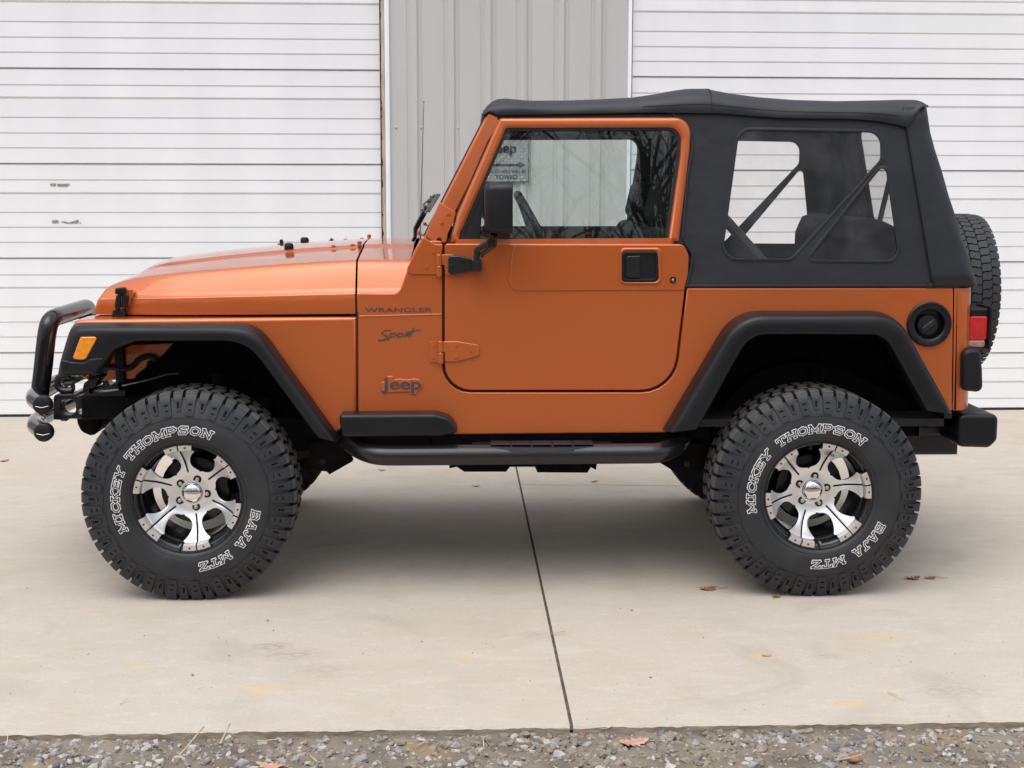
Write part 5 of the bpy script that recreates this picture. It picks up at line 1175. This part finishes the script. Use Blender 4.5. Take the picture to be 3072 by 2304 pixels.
# ---- wheels
def sidewall(r): return sm([(.200, .118), (.206, .136), (.214, .146), (.230, .154), (.255, .158), (.285, .156), (.315, .149), (.345, .138), (.368, .127), (.382, .113), (.386, .06), (.387, 0)], r)
RT_ = .4005; HUB = .397
GL = {  # strokes of the slab letters, x 0..1, y 0..1
 'M': [(.12, 0, .12, 1), (.88, 0, .88, 1), (.12, .95, .5, .28), (.88, .95, .5, .28), (0, .06, .26, .06), (.74, .06, 1, .06), (0, .94, .18, .94), (.82, .94, 1, .94)],
 'I': [(.5, 0, .5, 1), (.2, .06, .8, .06), (.2, .94, .8, .94)],
 'C': [(.9, .72, .74, .92), (.74, .92, .36, .94), (.36, .94, .12, .7), (.12, .7, .12, .3), (.12, .3, .36, .06), (.36, .06, .74, .08), (.74, .08, .92, .28)],
 'K': [(.14, 0, .14, 1), (.2, .45, .82, .96), (.38, .58, .84, .04), (0, .06, .3, .06), (0, .94, .3, .94), (.68, .94, 1, .94), (.68, .06, 1, .06)],
 'E': [(.16, 0, .16, 1), (.1, .06, .92, .06), (.1, .94, .9, .94), (.2, .5, .66, .5), (.9, .08, .92, .28), (.88, .74, .9, .92), (.66, .38, .66, .62)],
 'Y': [(.5, .05, .5, .45), (.5, .45, .12, .94), (.5, .45, .88, .94), (.28, .06, .72, .06), (0, .94, .26, .94), (.74, .94, 1, .94)],
 'T': [(.5, .05, .5, .95), (.06, .94, .94, .94), (.3, .06, .7, .06), (.06, .7, .06, .94), (.94, .7, .94, .94)],
 'H': [(.14, 0, .14, 1), (.86, 0, .86, 1), (.14, .5, .86, .5), (0, .06, .28, .06), (.72, .06, 1, .06), (0, .94, .28, .94), (.72, .94, 1, .94)],
 'O': [(.5, .94, .18, .8), (.18, .8, .1, .5), (.1, .5, .18, .2), (.18, .2, .5, .06), (.5, .06, .82, .2), (.82, .2, .9, .5), (.9, .5, .82, .8), (.82, .8, .5, .94)],
 'P': [(.16, 0, .16, 1), (.1, .94, .7, .94), (.7, .94, .9, .76), (.9, .76, .9, .62), (.9, .62, .7, .44), (.7, .44, .16, .44), (0, .06, .34, .06)],
 'S': [(.88, .74, .84, .92), (.84, .92, .3, .94), (.3, .94, .12, .78), (.12, .78, .2, .58), (.2, .58, .8, .44), (.8, .44, .9, .24), (.9, .24, .74, .06), (.74, .06, .14, .08), (.14, .08, .1, .28)],
 'N': [(.14, 0, .14, 1), (.86, 0, .86, 1), (.14, .95, .86, .05), (0, .06, .28, .06), (0, .94, .2, .94), (.72, .94, 1, .94)],
 'B': [(.16, 0, .16, 1), (.08, .94, .68, .94), (.68, .94, .86, .78), (.86, .78, .86, .66), (.86, .66, .68, .52), (.16, .52, .72, .52), (.72, .5, .92, .36), (.92, .36, .92, .2), (.92, .2, .72, .06), (.08, .06, .72, .06)],
 'A': [(.14, .04, .46, .96), (.54, .96, .86, .04), (.28, .36, .72, .36), (0, .06, .3, .06), (.7, .06, 1, .06), (.36, .94, .6, .94)],
 'J': [(.66, .94, .66, .3), (.66, .3, .5, .06), (.5, .06, .24, .06), (.24, .06, .12, .3), (.4, .94, .92, .94)],
 'Z': [(.12, .94, .88, .94), (.88, .94, .12, .06), (.12, .06, .9, .06), (.12, .94, .1, .72), (.9, .06, .92, .3)]}
def letter(mb, ch, a0, wd, r0, h):
    """Draw one letter on the sidewall; a0 is its left edge (radians clockwise from the top), r0 its base radius."""
    def pt(x, y, off):
        r = r0 + y * h; a = a0 + (x * wd + (y - .5) * h * .12) / (r0 + h * .5); return (r * math.sin(a), -(sidewall(r) + off), r * math.cos(a))
    for lay, (hwid, off, mi) in enumerate(((.0049, .0016, 1), (.0022, .0026, 0))):
        for i, (x0, y0, x1, y1) in enumerate(GL[ch]):
            p = Vector((x0 * wd, y0 * h)); q = Vector((x1 * wd, y1 * h)); d = (q - p).normalized(); n = Vector((-d.y, d.x)) * hwid; p2 = p - d * hwid * .75; q2 = q + d * hwid * .75
            c = [p2 - n, q2 - n, q2 + n, p2 + n]
            mid_ = [(c[0] + c[1]) / 2, (c[2] + c[3]) / 2]
            pts = [c[0], mid_[0], c[1], c[2], mid_[1], c[3]]
            mb.add([pt(v.x / wd, v.y / h, off + i * .00006) for v in pts], [(0, 1, 4, 5), (1, 2, 3, 4)], mi)
def words(mb, s, a0, a1, r0, h):
    widths = {'I': .6, 'M': 1.15, 'T': .95, ' ': .75, 'J': .8}; tot = sum(widths.get(c, 1.0) for c in s) + .15 * (len(s) - 1); u = (a1 - a0) * (r0 + h / 2) / tot; a = a0
    for c in s:
        w_ = widths.get(c, 1.0) * u
        if c != ' ': letter(mb, c, a, w_, r0, h)
        a += (w_ + .15 * u) / (r0 + h / 2)
def make_tyre(phase, seed):
    """Mud tyre about the Y axis; the written side faces -Y. phase turns it clockwise as seen from there."""
    mb = MB(); prof = [(r, -sidewall(r)) for r in (.200, .204, .208, .214, .222, .230, .240, .255, .270, .285, .300, .315, .330, .345, .356, .365, .371, .376, .379)]
    full_ = prof + [(.3805, -.07), (.381, 0), (.3805, .07)] + [(r, -y) for r, y in reversed(prof)]
    lathe(mb, full_, seg=144, mi=0)
    lathe(mb, [(.3065, -sidewall(.3065)), (.3075, -sidewall(.3075) - .0022), (.3095, -sidewall(.3095) - .0022), (.3105, -sidewall(.3105))], seg=120, mi=0)
    lathe(mb, [(.2185, -sidewall(.2185)), (.2195, -sidewall(.2195) - .0025), (.2225, -sidewall(.2225) - .0025), (.2235, -sidewall(.2235))], seg=96, mi=0)
    def P3(r, y, arc, a): return (r * math.sin(a + arc / r), y, r * math.cos(a + arc / r))
    NL = 25; rd = random.Random(seed)
    def lug(a, sgn, wide):
        st = [(.3145 if wide else .330, .0035, 0), (.321 if wide else .335, .0042, 0), (.333 if wide else .341, .0048, 1), (.338 if wide else .347, .0052, 2), (.353 if wide else .356, .0062, 3), (.360 if wide else .364, .0080, 2), (.368 if wide else .371, .0100, 0)]
        wmin, wmax = (.0148, .0182) if wide else (.0066, .0140)
        rows = []
        for i, (r, o, c) in enumerate(st):
            t = i / (len(st) - 1); hwd = wmin + (wmax - wmin) * t
            rows.append((r, -(sidewall(r) + o), -(sidewall(r) - .004), hwd, c))
        rows += [(.384, -.131, -.112, wmax + .0015, 0), (.395, -.122, -.108, wmax + .003, 0), (.4005, -.108, -.10, wmax + .0035, 0), (.4015, -.085, -.085, wmax + .002, 0), (.4015, -.062, -.062, wmax - .002, 0)]
        jj = rd.uniform(-.0006, .0006); V = []; F = []; base = []
        cols = (-1, -.42, .42, 1)
        for i, (r, y, yb, hwd, c) in enumerate(rows):
            V.append([P3(r + (jj if i > 8 else 0), y * sgn, hwd * cc + (.004 if i == 11 else 0) * sgn, a) for cc in cols])
            rb = r if i < 7 else .379 - (.003 if i == 7 else 0); base.append([P3(rb, yb * sgn, hwd * cc * 1.04, a) for cc in (-1, 1)])
        n = len(rows); vs = [v for r_ in V for v in r_]; nb = len(vs); vs += [v for r_ in base for v in r_]; fs = []; mi = []
        for i in range(n - 1):
            for k in range(3):
                q = (i * 4 + k, i * 4 + k + 1, (i + 1) * 4 + k + 1, (i + 1) * 4 + k)
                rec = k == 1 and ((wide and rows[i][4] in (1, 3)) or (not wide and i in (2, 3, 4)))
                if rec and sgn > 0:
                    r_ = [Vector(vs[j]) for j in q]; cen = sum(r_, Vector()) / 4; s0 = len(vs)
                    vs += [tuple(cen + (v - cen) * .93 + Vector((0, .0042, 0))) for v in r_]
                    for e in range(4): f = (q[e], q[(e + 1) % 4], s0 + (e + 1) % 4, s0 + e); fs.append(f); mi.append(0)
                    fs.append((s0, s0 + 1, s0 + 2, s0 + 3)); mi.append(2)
                else: fs.append(q); mi.append(3 if i >= 8 else 0)
            L0, L1 = nb + i * 2, nb + i * 2 + 2
            fs.append((i * 4, (i + 1) * 4, L1, L0)); mi.append(0); fs.append((i * 4 + 3, L0 + 1, L1 + 1, (i + 1) * 4 + 3)); mi.append(0)
        fs.append((0, nb, nb + 1, 3, 2, 1)); mi.append(0); e = (n - 1) * 4; fs.append((e, e + 1, e + 2, e + 3, nb + n * 2 - 1, nb + n * 2 - 2)); mi.append(0)
        if sgn < 0: fs = [f[::-1] for f in fs]
        o = len(mb.v); mb.v += vs; mb.f += [tuple(j + o for j in f) for f in fs]; mb.m += mi
    per = 2 * math.pi / NL
    for i in range(NL):
        for sgn in (-1, 1):
            sh = 0 if sgn < 0 else per * .25
            lug(i * per + sh + rd.uniform(-.002, .002), sgn, True); lug((i + .5) * per + sh + rd.uniform(-.002, .002), sgn, False)
    for i in range(NL * 2):                     # the middle rows of tread blocks
        for row in (-1, 1):
            a = i * per / 2 + (per * .12 if row > 0 else 0); y0, y1 = (-.052, -.006) if row < 0 else (.006, .052); hwd = .0165; sk = .006 * row; top = []; bot_ = []
            for yy, ss in ((y0, -sk), ((y0 + y1) / 2, sk * .4), (y1, -sk)):
                top.append([P3(.4015, yy, -hwd + ss, a), P3(.4015, yy, hwd + ss, a)]); bot_.append([P3(.379, yy, -hwd * 1.1 + ss, a), P3(.379, yy, hwd * 1.1 + ss, a)])
            vs = [v for r_ in top for v in r_] + [v for r_ in bot_ for v in r_]
            fs = [(0, 1, 3, 2), (2, 3, 5, 4), (0, 6, 7, 1), (4, 5, 11, 10), (0, 2, 8, 6), (2, 4, 10, 8), (1, 7, 9, 3), (3, 9, 11, 5)]; o = len(mb.v); mb.v += vs; mb.f += [tuple(j + o for j in f[::-1]) for f in fs]; mb.m += [3, 3, 0, 0, 0, 0, 0, 0]
    words(mb, 'MICKEY THOMPSON', R(242.5 - 360), R(23), .2465, .0300); words(mb, 'BAJA MTZ', R(99), R(171), .2465, .0300)
    c, s = math.cos(phase), math.sin(phase); out = []
    for x, y, z in mb.v:
        x, z = x * c + z * s, -x * s + z * c
        if z < -HUB: y *= 1 + (-HUB - z) * 1.5; z = -HUB
        elif z < -HUB + .02: z = z + (-HUB + .02 - z) * .12
        out.append((x, y, z))
    mb.v = out; mb.m = [{0: 0, 1: 1, 2: 2, 3: 3}[m_] for m_ in mb.m]; return mb
def spoke_y(r): return -sm([(0, .036), (.045, .036), (.058, .0355), (.070, .0365), (.084, .040), (.100, .0455), (.120, .055), (.140, .069), (.158, .087), (.174, .106), (.180, .110)], r)
def half(r): return min(.0505, max(.0035, r * .5236 - math.sqrt(max(0.0,   .0490 ** 2 - (r - .1410) ** 2)))) if r < .178 else .0505
def make_wheel(spoke_a, lug_a, tyre_phase, seed):
    """Wheel Empty-free: the barrel is the wheel's own mesh; face, cap, nuts and tyre are its pieces. Angles clockwise from the top."""
    mb = MB(); lathe(mb, [(.2105, -.128), (.2120, -.137), (.2095, -.1425), (.2050, -.1420), (.2025, -.137), (.2010, -.126), (.1975, -.120), (.1925, -.117), (.1895, -.110), (.1880, -.072), (.1810, -.064), (.1790, -.050), (.1790, .085), (.1870, .100), (.2080, .128), (.2120, .137), (.2120, .140), (.200, .136), (.184, .108), (.176, .09), (.176, -.05)], seg=96)
    lathe(mb, [(.0005, .03), (.128, .03), (.128, .015), (.06, .01), (.045, .02), (.05, .01), (.05, -.028), (.04, -.030)], seg=32)
    wh = mb.build('wheel', 'rimblack', car, angle=35)
    rs = [.0555 + (.1755 - .0555) * k / 26 for k in range(27)]
    mb = MB(); bk = MB(); pd = MB()
    # hub disc with pockets for the nuts left as dark wells on top
    for k in range(72):
        pass
    rows = []
    for r in (.0395, .045, .0555): rows.append([(r * math.sin(2 * math.pi * k / 72), spoke_y(r) - (.0015 if r < .05 else 0), r * math.cos(2 * math.pi * k / 72)) for k in range(72)])
    loft(mb, rows, 0, cv=True)
    for s in range(6):
        a = spoke_a + s * math.pi / 3
        def pt(arc, r, dy=0): q = a + arc / r; return (r * math.sin(q), spoke_y(r) + dy, r * math.cos(q))
        for sg in (-1, 1):
            rws = []; sd = []; gr_ = []
            for r in rs:
                h = half(r); i0 = 0.0 if r < .0800 else .0034
                rws.append([pt(sg * (i0 + (h - i0) * t), r, -.0022 * math.sin(math.pi * t) ** .5 * max(0, min(1, (r - .088) / .03))) for t in (0, .12, .35, .65, .88, 1)])
                sd.append([pt(sg * h, r), pt(sg * (h - .003), r, .022 - .06 * max(0, r - .15))]); gr_.append([pt(sg * i0, r), pt(sg * i0, r, .008)])
            loft(mb, rws, 0, flip=sg < 0); loft(mb, sd, 1, flip=sg < 0); loft(mb, gr_, 1, flip=sg > 0)
            # riser and raised end pad with its bolt hole
            pr = []
            for (r, y) in ((.1755, None), (.1775, -.118), (.1795, -.1345), (.1815, -.1375), (.2010, -.1395), (.2030, -.1365), (.2035, -.118)):
                yy = spoke_y(.1755) if y is None else y; ia, ib = .0026, .0505 * (r / .19)
                pr.append([((r * math.sin(a + sg * arc / r)), yy, r * math.cos(a + sg * arc / r)) for arc in (ia, ia + .003, (ia + ib) / 2, ib - .003, ib)])
            loft(mb, pr[:4], 0, flip=sg < 0); loft(mb, pr[3:], 2, flip=sg < 0)
            for e in (0, 4):
                col = [q[e] for q in pr]; dn = [(q[e][0] * .985, -.100, q[e][2] * .985) for q in pr]; loft(mb, [col, dn], 1, flip=(e == 0) == (sg > 0))
            rh = .1915; aa = a + sg * .0265 / rh; lathe(bk, [(.0038, -.1397), (.0030, -.1399), (.0005, -.1399)], (rh * math.sin(aa), 0, rh * math.cos(aa)), 'Y', 10, 0)
        # backing that closes the slit
        loft(bk, [[pt(-.006, r, .006), pt(.006, r, .006)] for r in rs], 0, flip=False)
    for k in range(5):
        a = lug_a + k * 2 * math.pi / 5; x, z = .0565 * math.sin(a), .0565 * math.cos(a); ux, uz = math.sin(a), math.cos(a)
        p = []
        for j in range(20):
            t = 2 * math.pi * j / 20; ex, ez = math.cos(t) * .0150, math.sin(t) * .0150
            if ex * ux + ez * uz < 0: ex -= ux * .009; ez -= uz * .009
            p.append((x + ex, z + ez))
        p = p if area(p) > 0 else p[::-1]; plate(mb, [p], spoke_y(.06) - .0012, .003, 0, mi=3)
    mb.v, mb.f, mb.m = mb.v + bk.v, mb.f + [tuple(i + len(mb.v) for i in f) for f in bk.f], mb.m + [3] * len(bk.f)
    face = mb.build('wheel_face', ['machined', 'rimblack', 'pad', 'pit'], wh, angle=28)
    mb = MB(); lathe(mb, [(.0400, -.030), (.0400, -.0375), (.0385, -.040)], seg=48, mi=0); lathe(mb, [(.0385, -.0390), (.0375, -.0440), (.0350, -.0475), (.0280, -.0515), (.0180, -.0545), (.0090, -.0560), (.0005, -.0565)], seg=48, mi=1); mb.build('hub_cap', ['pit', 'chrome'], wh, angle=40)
    for k in range(5):
        a = lug_a + k * 2 * math.pi / 5; mb = MB(); lathe(mb, [(.0078, -.030), (.0078, -.0425), (.0068, -.0455), (.0035, -.047), (.0005, -.0472)], (0, 0, 0), 'Y', 12); o = mb.build('lug_nut', 'steel', wh, angle=25, loc=(.0565 * math.sin(a), 0, .0565 * math.cos(a)))
    mb = MB(); va = lug_a + R(168); lathe(mb, [(.0045, -.118), (.0045, -.134), (.003, -.137), (.0005, -.137)], (.184 * math.sin(va), 0, .184 * math.cos(va)), 'Y', 10); mb.build('valve', 'steel', wh)
    make_tyre(tyre_phase, seed).build('tyre', ['rubber', 'white', 'pit', 'tread'], wh, angle=32)
    return wh
YW = -.750
w1 = make_wheel(R(-9), R(22), R(0), 1); w1.location = (0, YW, HUB)
w2 = make_wheel(R(18.2), R(8), R(14.5), 2); w2.location = (2.372, YW, HUB)
for w_, x_ in ((w1, 0), (w2, 2.372)):
    c = copy_tree(w_, car); c.location = (x_, -YW, HUB); c.rotation_euler = (0, 0, math.pi)
# small maker's script on one spoke of the rear wheel
mb = MB(); a = R(18.2); r = .160
text(mb, 'CEPEK', 0, r - .008, spoke_y(r) - .006, .0085, 1.2, .01); text(mb, 'Dick', -.008, r + .003, spoke_y(r + .006) - .006, .008, 1.0, .0, shear=.3); mb.v = [(x * math.cos(a) + z * math.sin(a), spoke_y(math.hypot(x, z)) - .0032, -x * math.sin(a) + z * math.cos(a)) for x, y, z in mb.v]; mb.build('lettering', 'print', w2, angle=180)

# ---- spare wheel on the tailgate
SPX, SPZ, SPR = on_y(3003, 865, -.28)[0] - .118, 1.100, .337
mb = MB(); pr = [(.190, -.085), (.205, -.102), (.235, -.115), (.265, -.118), (.295, -.112), (.313, -.100), (.322, -.088), (.3265, -.06), (.328, 0)]
lathe(mb, pr + [(r, -y) for r, y in reversed(pr[:-1])], (SPX, 0, SPZ), 'X', 96, 0)
lathe(mb, [(.190, -.09), (.17, -.07), (.17, .02), (.08, .05), (.05, .02), (.0005, .02)], (SPX, 0, SPZ), 'X', 48, 1); lathe(mb, [(.190, .09), (.186, .085), (.17, .05), (.10, .045), (.08, .06), (.0005, .06)], (SPX, 0, SPZ), 'X', 48, 1)
nb_ = 58
for row, (c0, hwx, sk) in enumerate(((-.084, .0185, .35), (-.043, .0195, -.5), (0, .0200, .5), (.043, .0195, -.5), (.084, .0185, .35))):
    for i in range(nb_):
        a = 2 * math.pi * (i + (.5 if row % 2 else 0)) / nb_; ha = math.pi / nb_ * .95
        out = []; ring_ = [(-1, -.55), (-.5, -1), (.25, -.8), (1, -.9), (1, .55), (.5, 1), (-.25, .8), (-1, .9)]
        rt2 = .337 if abs(c0) < .06 else .334
        for rad in (rt2, .329):
            for ex, ea in ring_:
                xx = c0 + ex * hwx; rr_ = rad - (.006 if abs(xx) > .092 and rad > .33 else 0); aa = a + ea * ha + sk * ex * ha * .35; out.append((SPX + xx, rr_ * math.cos(aa), SPZ + rr_ * math.sin(aa)))
        fs = [tuple(range(8))] + [(k, k + 8, (k + 1) % 8 + 8, (k + 1) % 8) for k in range(8)]; mb.add(out, [f[::-1] for f in fs][:0] + fs, 2); mb.m[-8:] = [0] * 8
for sgn in (-1, 1):
    for i in range(nb_):                        # shoulder cuts
        a = 2 * math.pi * (i + .25) / nb_; q = []
        for r_, x_, w_ in ((.331, .098, .006), (.312, .106, .004)): 
            for s_ in (-1, 1): q.append((SPX + sgn * (x_ + .003), r_ * math.cos(a + s_ * w_ / r_), SPZ + r_ * math.sin(a + s_ * w_ / r_)))
        mb.add(q, [(0, 1, 3, 2) if sgn > 0 else (2, 3, 1, 0)], 3)
sp = mb.build('spare_wheel', ['spare', 'satin', 'spare', 'pit'], car, angle=35)
mb = MB(); box(mb, xb_(1.0), SPX - .06, -.10, .10, 1.0, 1.2, .01); mb.build('spare_carrier', 'satin', sp, wn=True)

# ================================================================== LEAVES, STRAW, PEBBLES
M['leaf'] = mat('dry_oak_leaf', (.26, .125, .055), .75, var=.25, vscale=30, bump=.3, bscale=60)
M['leaf_pale'] = mat('faded_oak_leaf', (.46, .29, .205), .8, var=.15, vscale=40, bump=.3, bscale=60)
M['straw'] = mat('dry_straw', (.56, .43, .24), .7, var=.2, vscale=50)
def leaf(u, v, L, rz, label, m_='leaf', z=0.0, curl=.25, wdt=1.0, stem=.35, cat='leaf'):
    x, y = on_ground(u, v, z); rl = random.Random(int(u * 7 + v)); half_ = [(0, .05), (.12, .16), (.18, .33), (.26, .16), (.36, .44), (.44, .20), (.54, .42), (.62, .18), (.74, .30), (.80, .14), (.92, .12), (1.0, 0)]
    V = []; n = len(half_)
    def pos(t, s):
        zz = curl * L * ((t - .5) ** 2 * 1.2 + s * s * .55 + .06 * math.sin(t * 9 + s * 4)) + .002; return (t * L - L / 2, s * L * wdt, zz)
    for t, h in half_: V += [pos(t, -h * rl.uniform(.8, 1.15)), pos(t, -h * .45), pos(t, 0), pos(t, h * .45), pos(t, h * rl.uniform(.8, 1.15))]
    F = [(i * 5 + k, (i + 1) * 5 + k, (i + 1) * 5 + k + 1, i * 5 + k + 1) for i in range(n - 1) for k in range(4)]
    mb = MB(); mb.add(V, F); o = mb.build('leaf', m_, None, angle=180); o.location = (x, y, z); o.rotation_euler = (0, 0, rz); md = o.modifiers.new('s', 'SOLIDIFY'); md.thickness = .0008
    if stem:
        mb = MB(); p = pos(0, 0); tube(mb, [p, (p[0] - L * stem * .5, .002, .004), (p[0] - L * stem, L * .06, .006)], .0011, 5); mb.build('stem', m_, o)
    return tag(o, label, cat)
leaf(2122, 1769, .070, R(190), 'brown curled oak leaf on the concrete just left of the rear wheel', curl=.45, stem=.7)
leaf(2740, 1737, .062, R(10), 'dark brown oak leaf on the concrete right of the rear wheel', curl=.5, stem=0)
leaf(2790, 1736, .050, R(175), 'small crumpled leaf with a long stem, right of the rear wheel', curl=.5, stem=.9)
leaf(2330, 1791, .040, R(60), 'dark leaf caught against the tread of the rear tyre', curl=.6, stem=.5)
leaf(1903, 2228, .090, R(15), 'large pale pink oak leaf lying on the gravel', 'leaf_pale', GZ + .008, .22, 1.1, 0)
leaf(2562, 2280, .060, R(75), 'brown oak leaf with a straw across it at the gravel edge', 'leaf', GZ + .008, .35, 1.0, 0)
leaf(810, 2300, .085, R(165), 'faded leaf at the bottom edge of the gravel', 'leaf_pale', GZ + .006, .3, .9, .3)
leaf(1745, 2206, .036, R(100), 'small orange leaf scrap on the gravel by the joint', 'leaf', GZ + .006, .3, .8, 0)
leaf(1430, 1459, .040, R(20), 'pale tan leaf on the concrete behind the car, left of the joint', 'leaf_pale', 0, .5, 1, .2)
leaf(1781, 1446, .040, R(200), 'brown leaf on the concrete behind the car, right of the joint', 'leaf', 0, .4, 1, .2)
leaf(1147, 1412, .035, R(0), 'dark brown leaf scrap under the side step', 'leaf', 0, .5, 1, .2)
leaf(14, 1384, .055, R(40), 'brown leaf at the far left edge of the concrete', 'leaf', 0, .5, 1, .2)
leaf(2300, 1968, .034, R(0), 'tan leaf scrap on bare concrete below the rear wheel', 'leaf_pale', 0, .3, .8, 0)
def straw(u0, v0, u1, v1, z, label, r=.0016, group='straws scattered on the gravel edge'):
    a = on_ground(u0, v0, z); b = on_ground(u1, v1, z); mb = MB(); cx_, cy_ = (a[0] + b[0]) / 2, (a[1] + b[1]) / 2
    tube(mb, [(a[0] - cx_, a[1] - cy_, .002), (0, random.uniform(-.004, .004), .006), (b[0] - cx_, b[1] - cy_, .010)], r, 6); o = mb.build('straw', 'straw', None, angle=180); o.location = (cx_, cy_, z); return tag(o, label, 'straw', group)
for a in ((538, 2268, 612, 2190, .030, 'long tan straw leaning on the slab edge at the left', .0022), (660, 2233, 690, 2182, .030, 'short thick straw leaning on the slab edge, right of the long one', .0022), (775, 2226, 838, 2227, GZ + .012, 'straw lying flat on the gravel below the slab edge', .0018),
          (930, 2268, 950, 2294, GZ + .012, 'straw pointing down to the bottom edge of the photo', .0018), (1250, 2240, 1290, 2228, GZ + .012, 'pale straw beside pale stones left of the joint', .0016), (1800, 2190, 1840, 2188, GZ + .014, 'straw beside the large pale oak leaf', .0016),
          (2510, 2283, 2585, 2274, GZ + .020, 'straw lying across the brown oak leaf', .0020), (1655, 1903, 1695, 1901, .004, 'straw sticking out of the concrete joint', .0014), (2662, 2078, 2712, 2102, .002, 'thin straw alone on the right slab', .0013), (360, 2113, 388, 2102, .002, 'dark thin straw alone on the left slab', .0010),
          (20, 2240, 26, 2205, GZ + .012, 'straw at the left edge of the gravel', .0016), (1448, 2210, 1452, 2250, GZ + .012, 'upright straw just left of the joint', .0016)):
    straw(*a[:6], a[6], None if a[4] > 0 and a[4] < .01 else 'straws scattered on the gravel edge')
pb = None
for (u, v, s) in ((803, 1864, .008), (578, 2027, .008), (1265, 1926, .005), (688, 1968, .004), (820, 1893, .005), (2110, 1913, .004), (1952, 2034, .006), (1895, 1832, .005), (1418, 1960, .004), (1090, 1962, .004), (637, 1932, .003), (433, 1908, .005)):
    x, y = on_ground(u, v); mb = MB(); stone(mb, 0, 0, s * .4, s, 0, random.Random(u)); o = mb.build('pebble', 'stone_brown', None, angle=20); o.location = (x, y, 0); tag(o, 'tiny pebble lying on the bare concrete in front of the car', 'pebble', 'pebbles on the concrete')
# tufts of grass at the slab edge
M['grass'] = mat('green_weed', (.07, .12, .03), .7, var=.3, vscale=40)
mb = MB(); rt = random.Random(9)
for (u, v, n, s) in ((525, 2192, 90, .035), (2640, 2166, 40, .03), (2960, 2150, 30, .025), (1180, 2192, 20, .02)):
    x, y = on_ground(u, v, GZ)
    for _ in range(n):
        a = rt.uniform(0, 6.28); h = rt.uniform(.006, .022); px_ = x + rt.gauss(0, s); py_ = y - abs(rt.gauss(0, .012)) ; d = Vector((math.cos(a), math.sin(a), 0)) * .0012; t = Vector((rt.uniform(-.01, .01), rt.uniform(-.01, .01), h))
        b = Vector((px_, py_, GZ)); mb.add([b - d, b + d, b + t], [(0, 1, 2)])
tag(mb.build('weeds', 'grass', None, angle=180), kind='stuff')
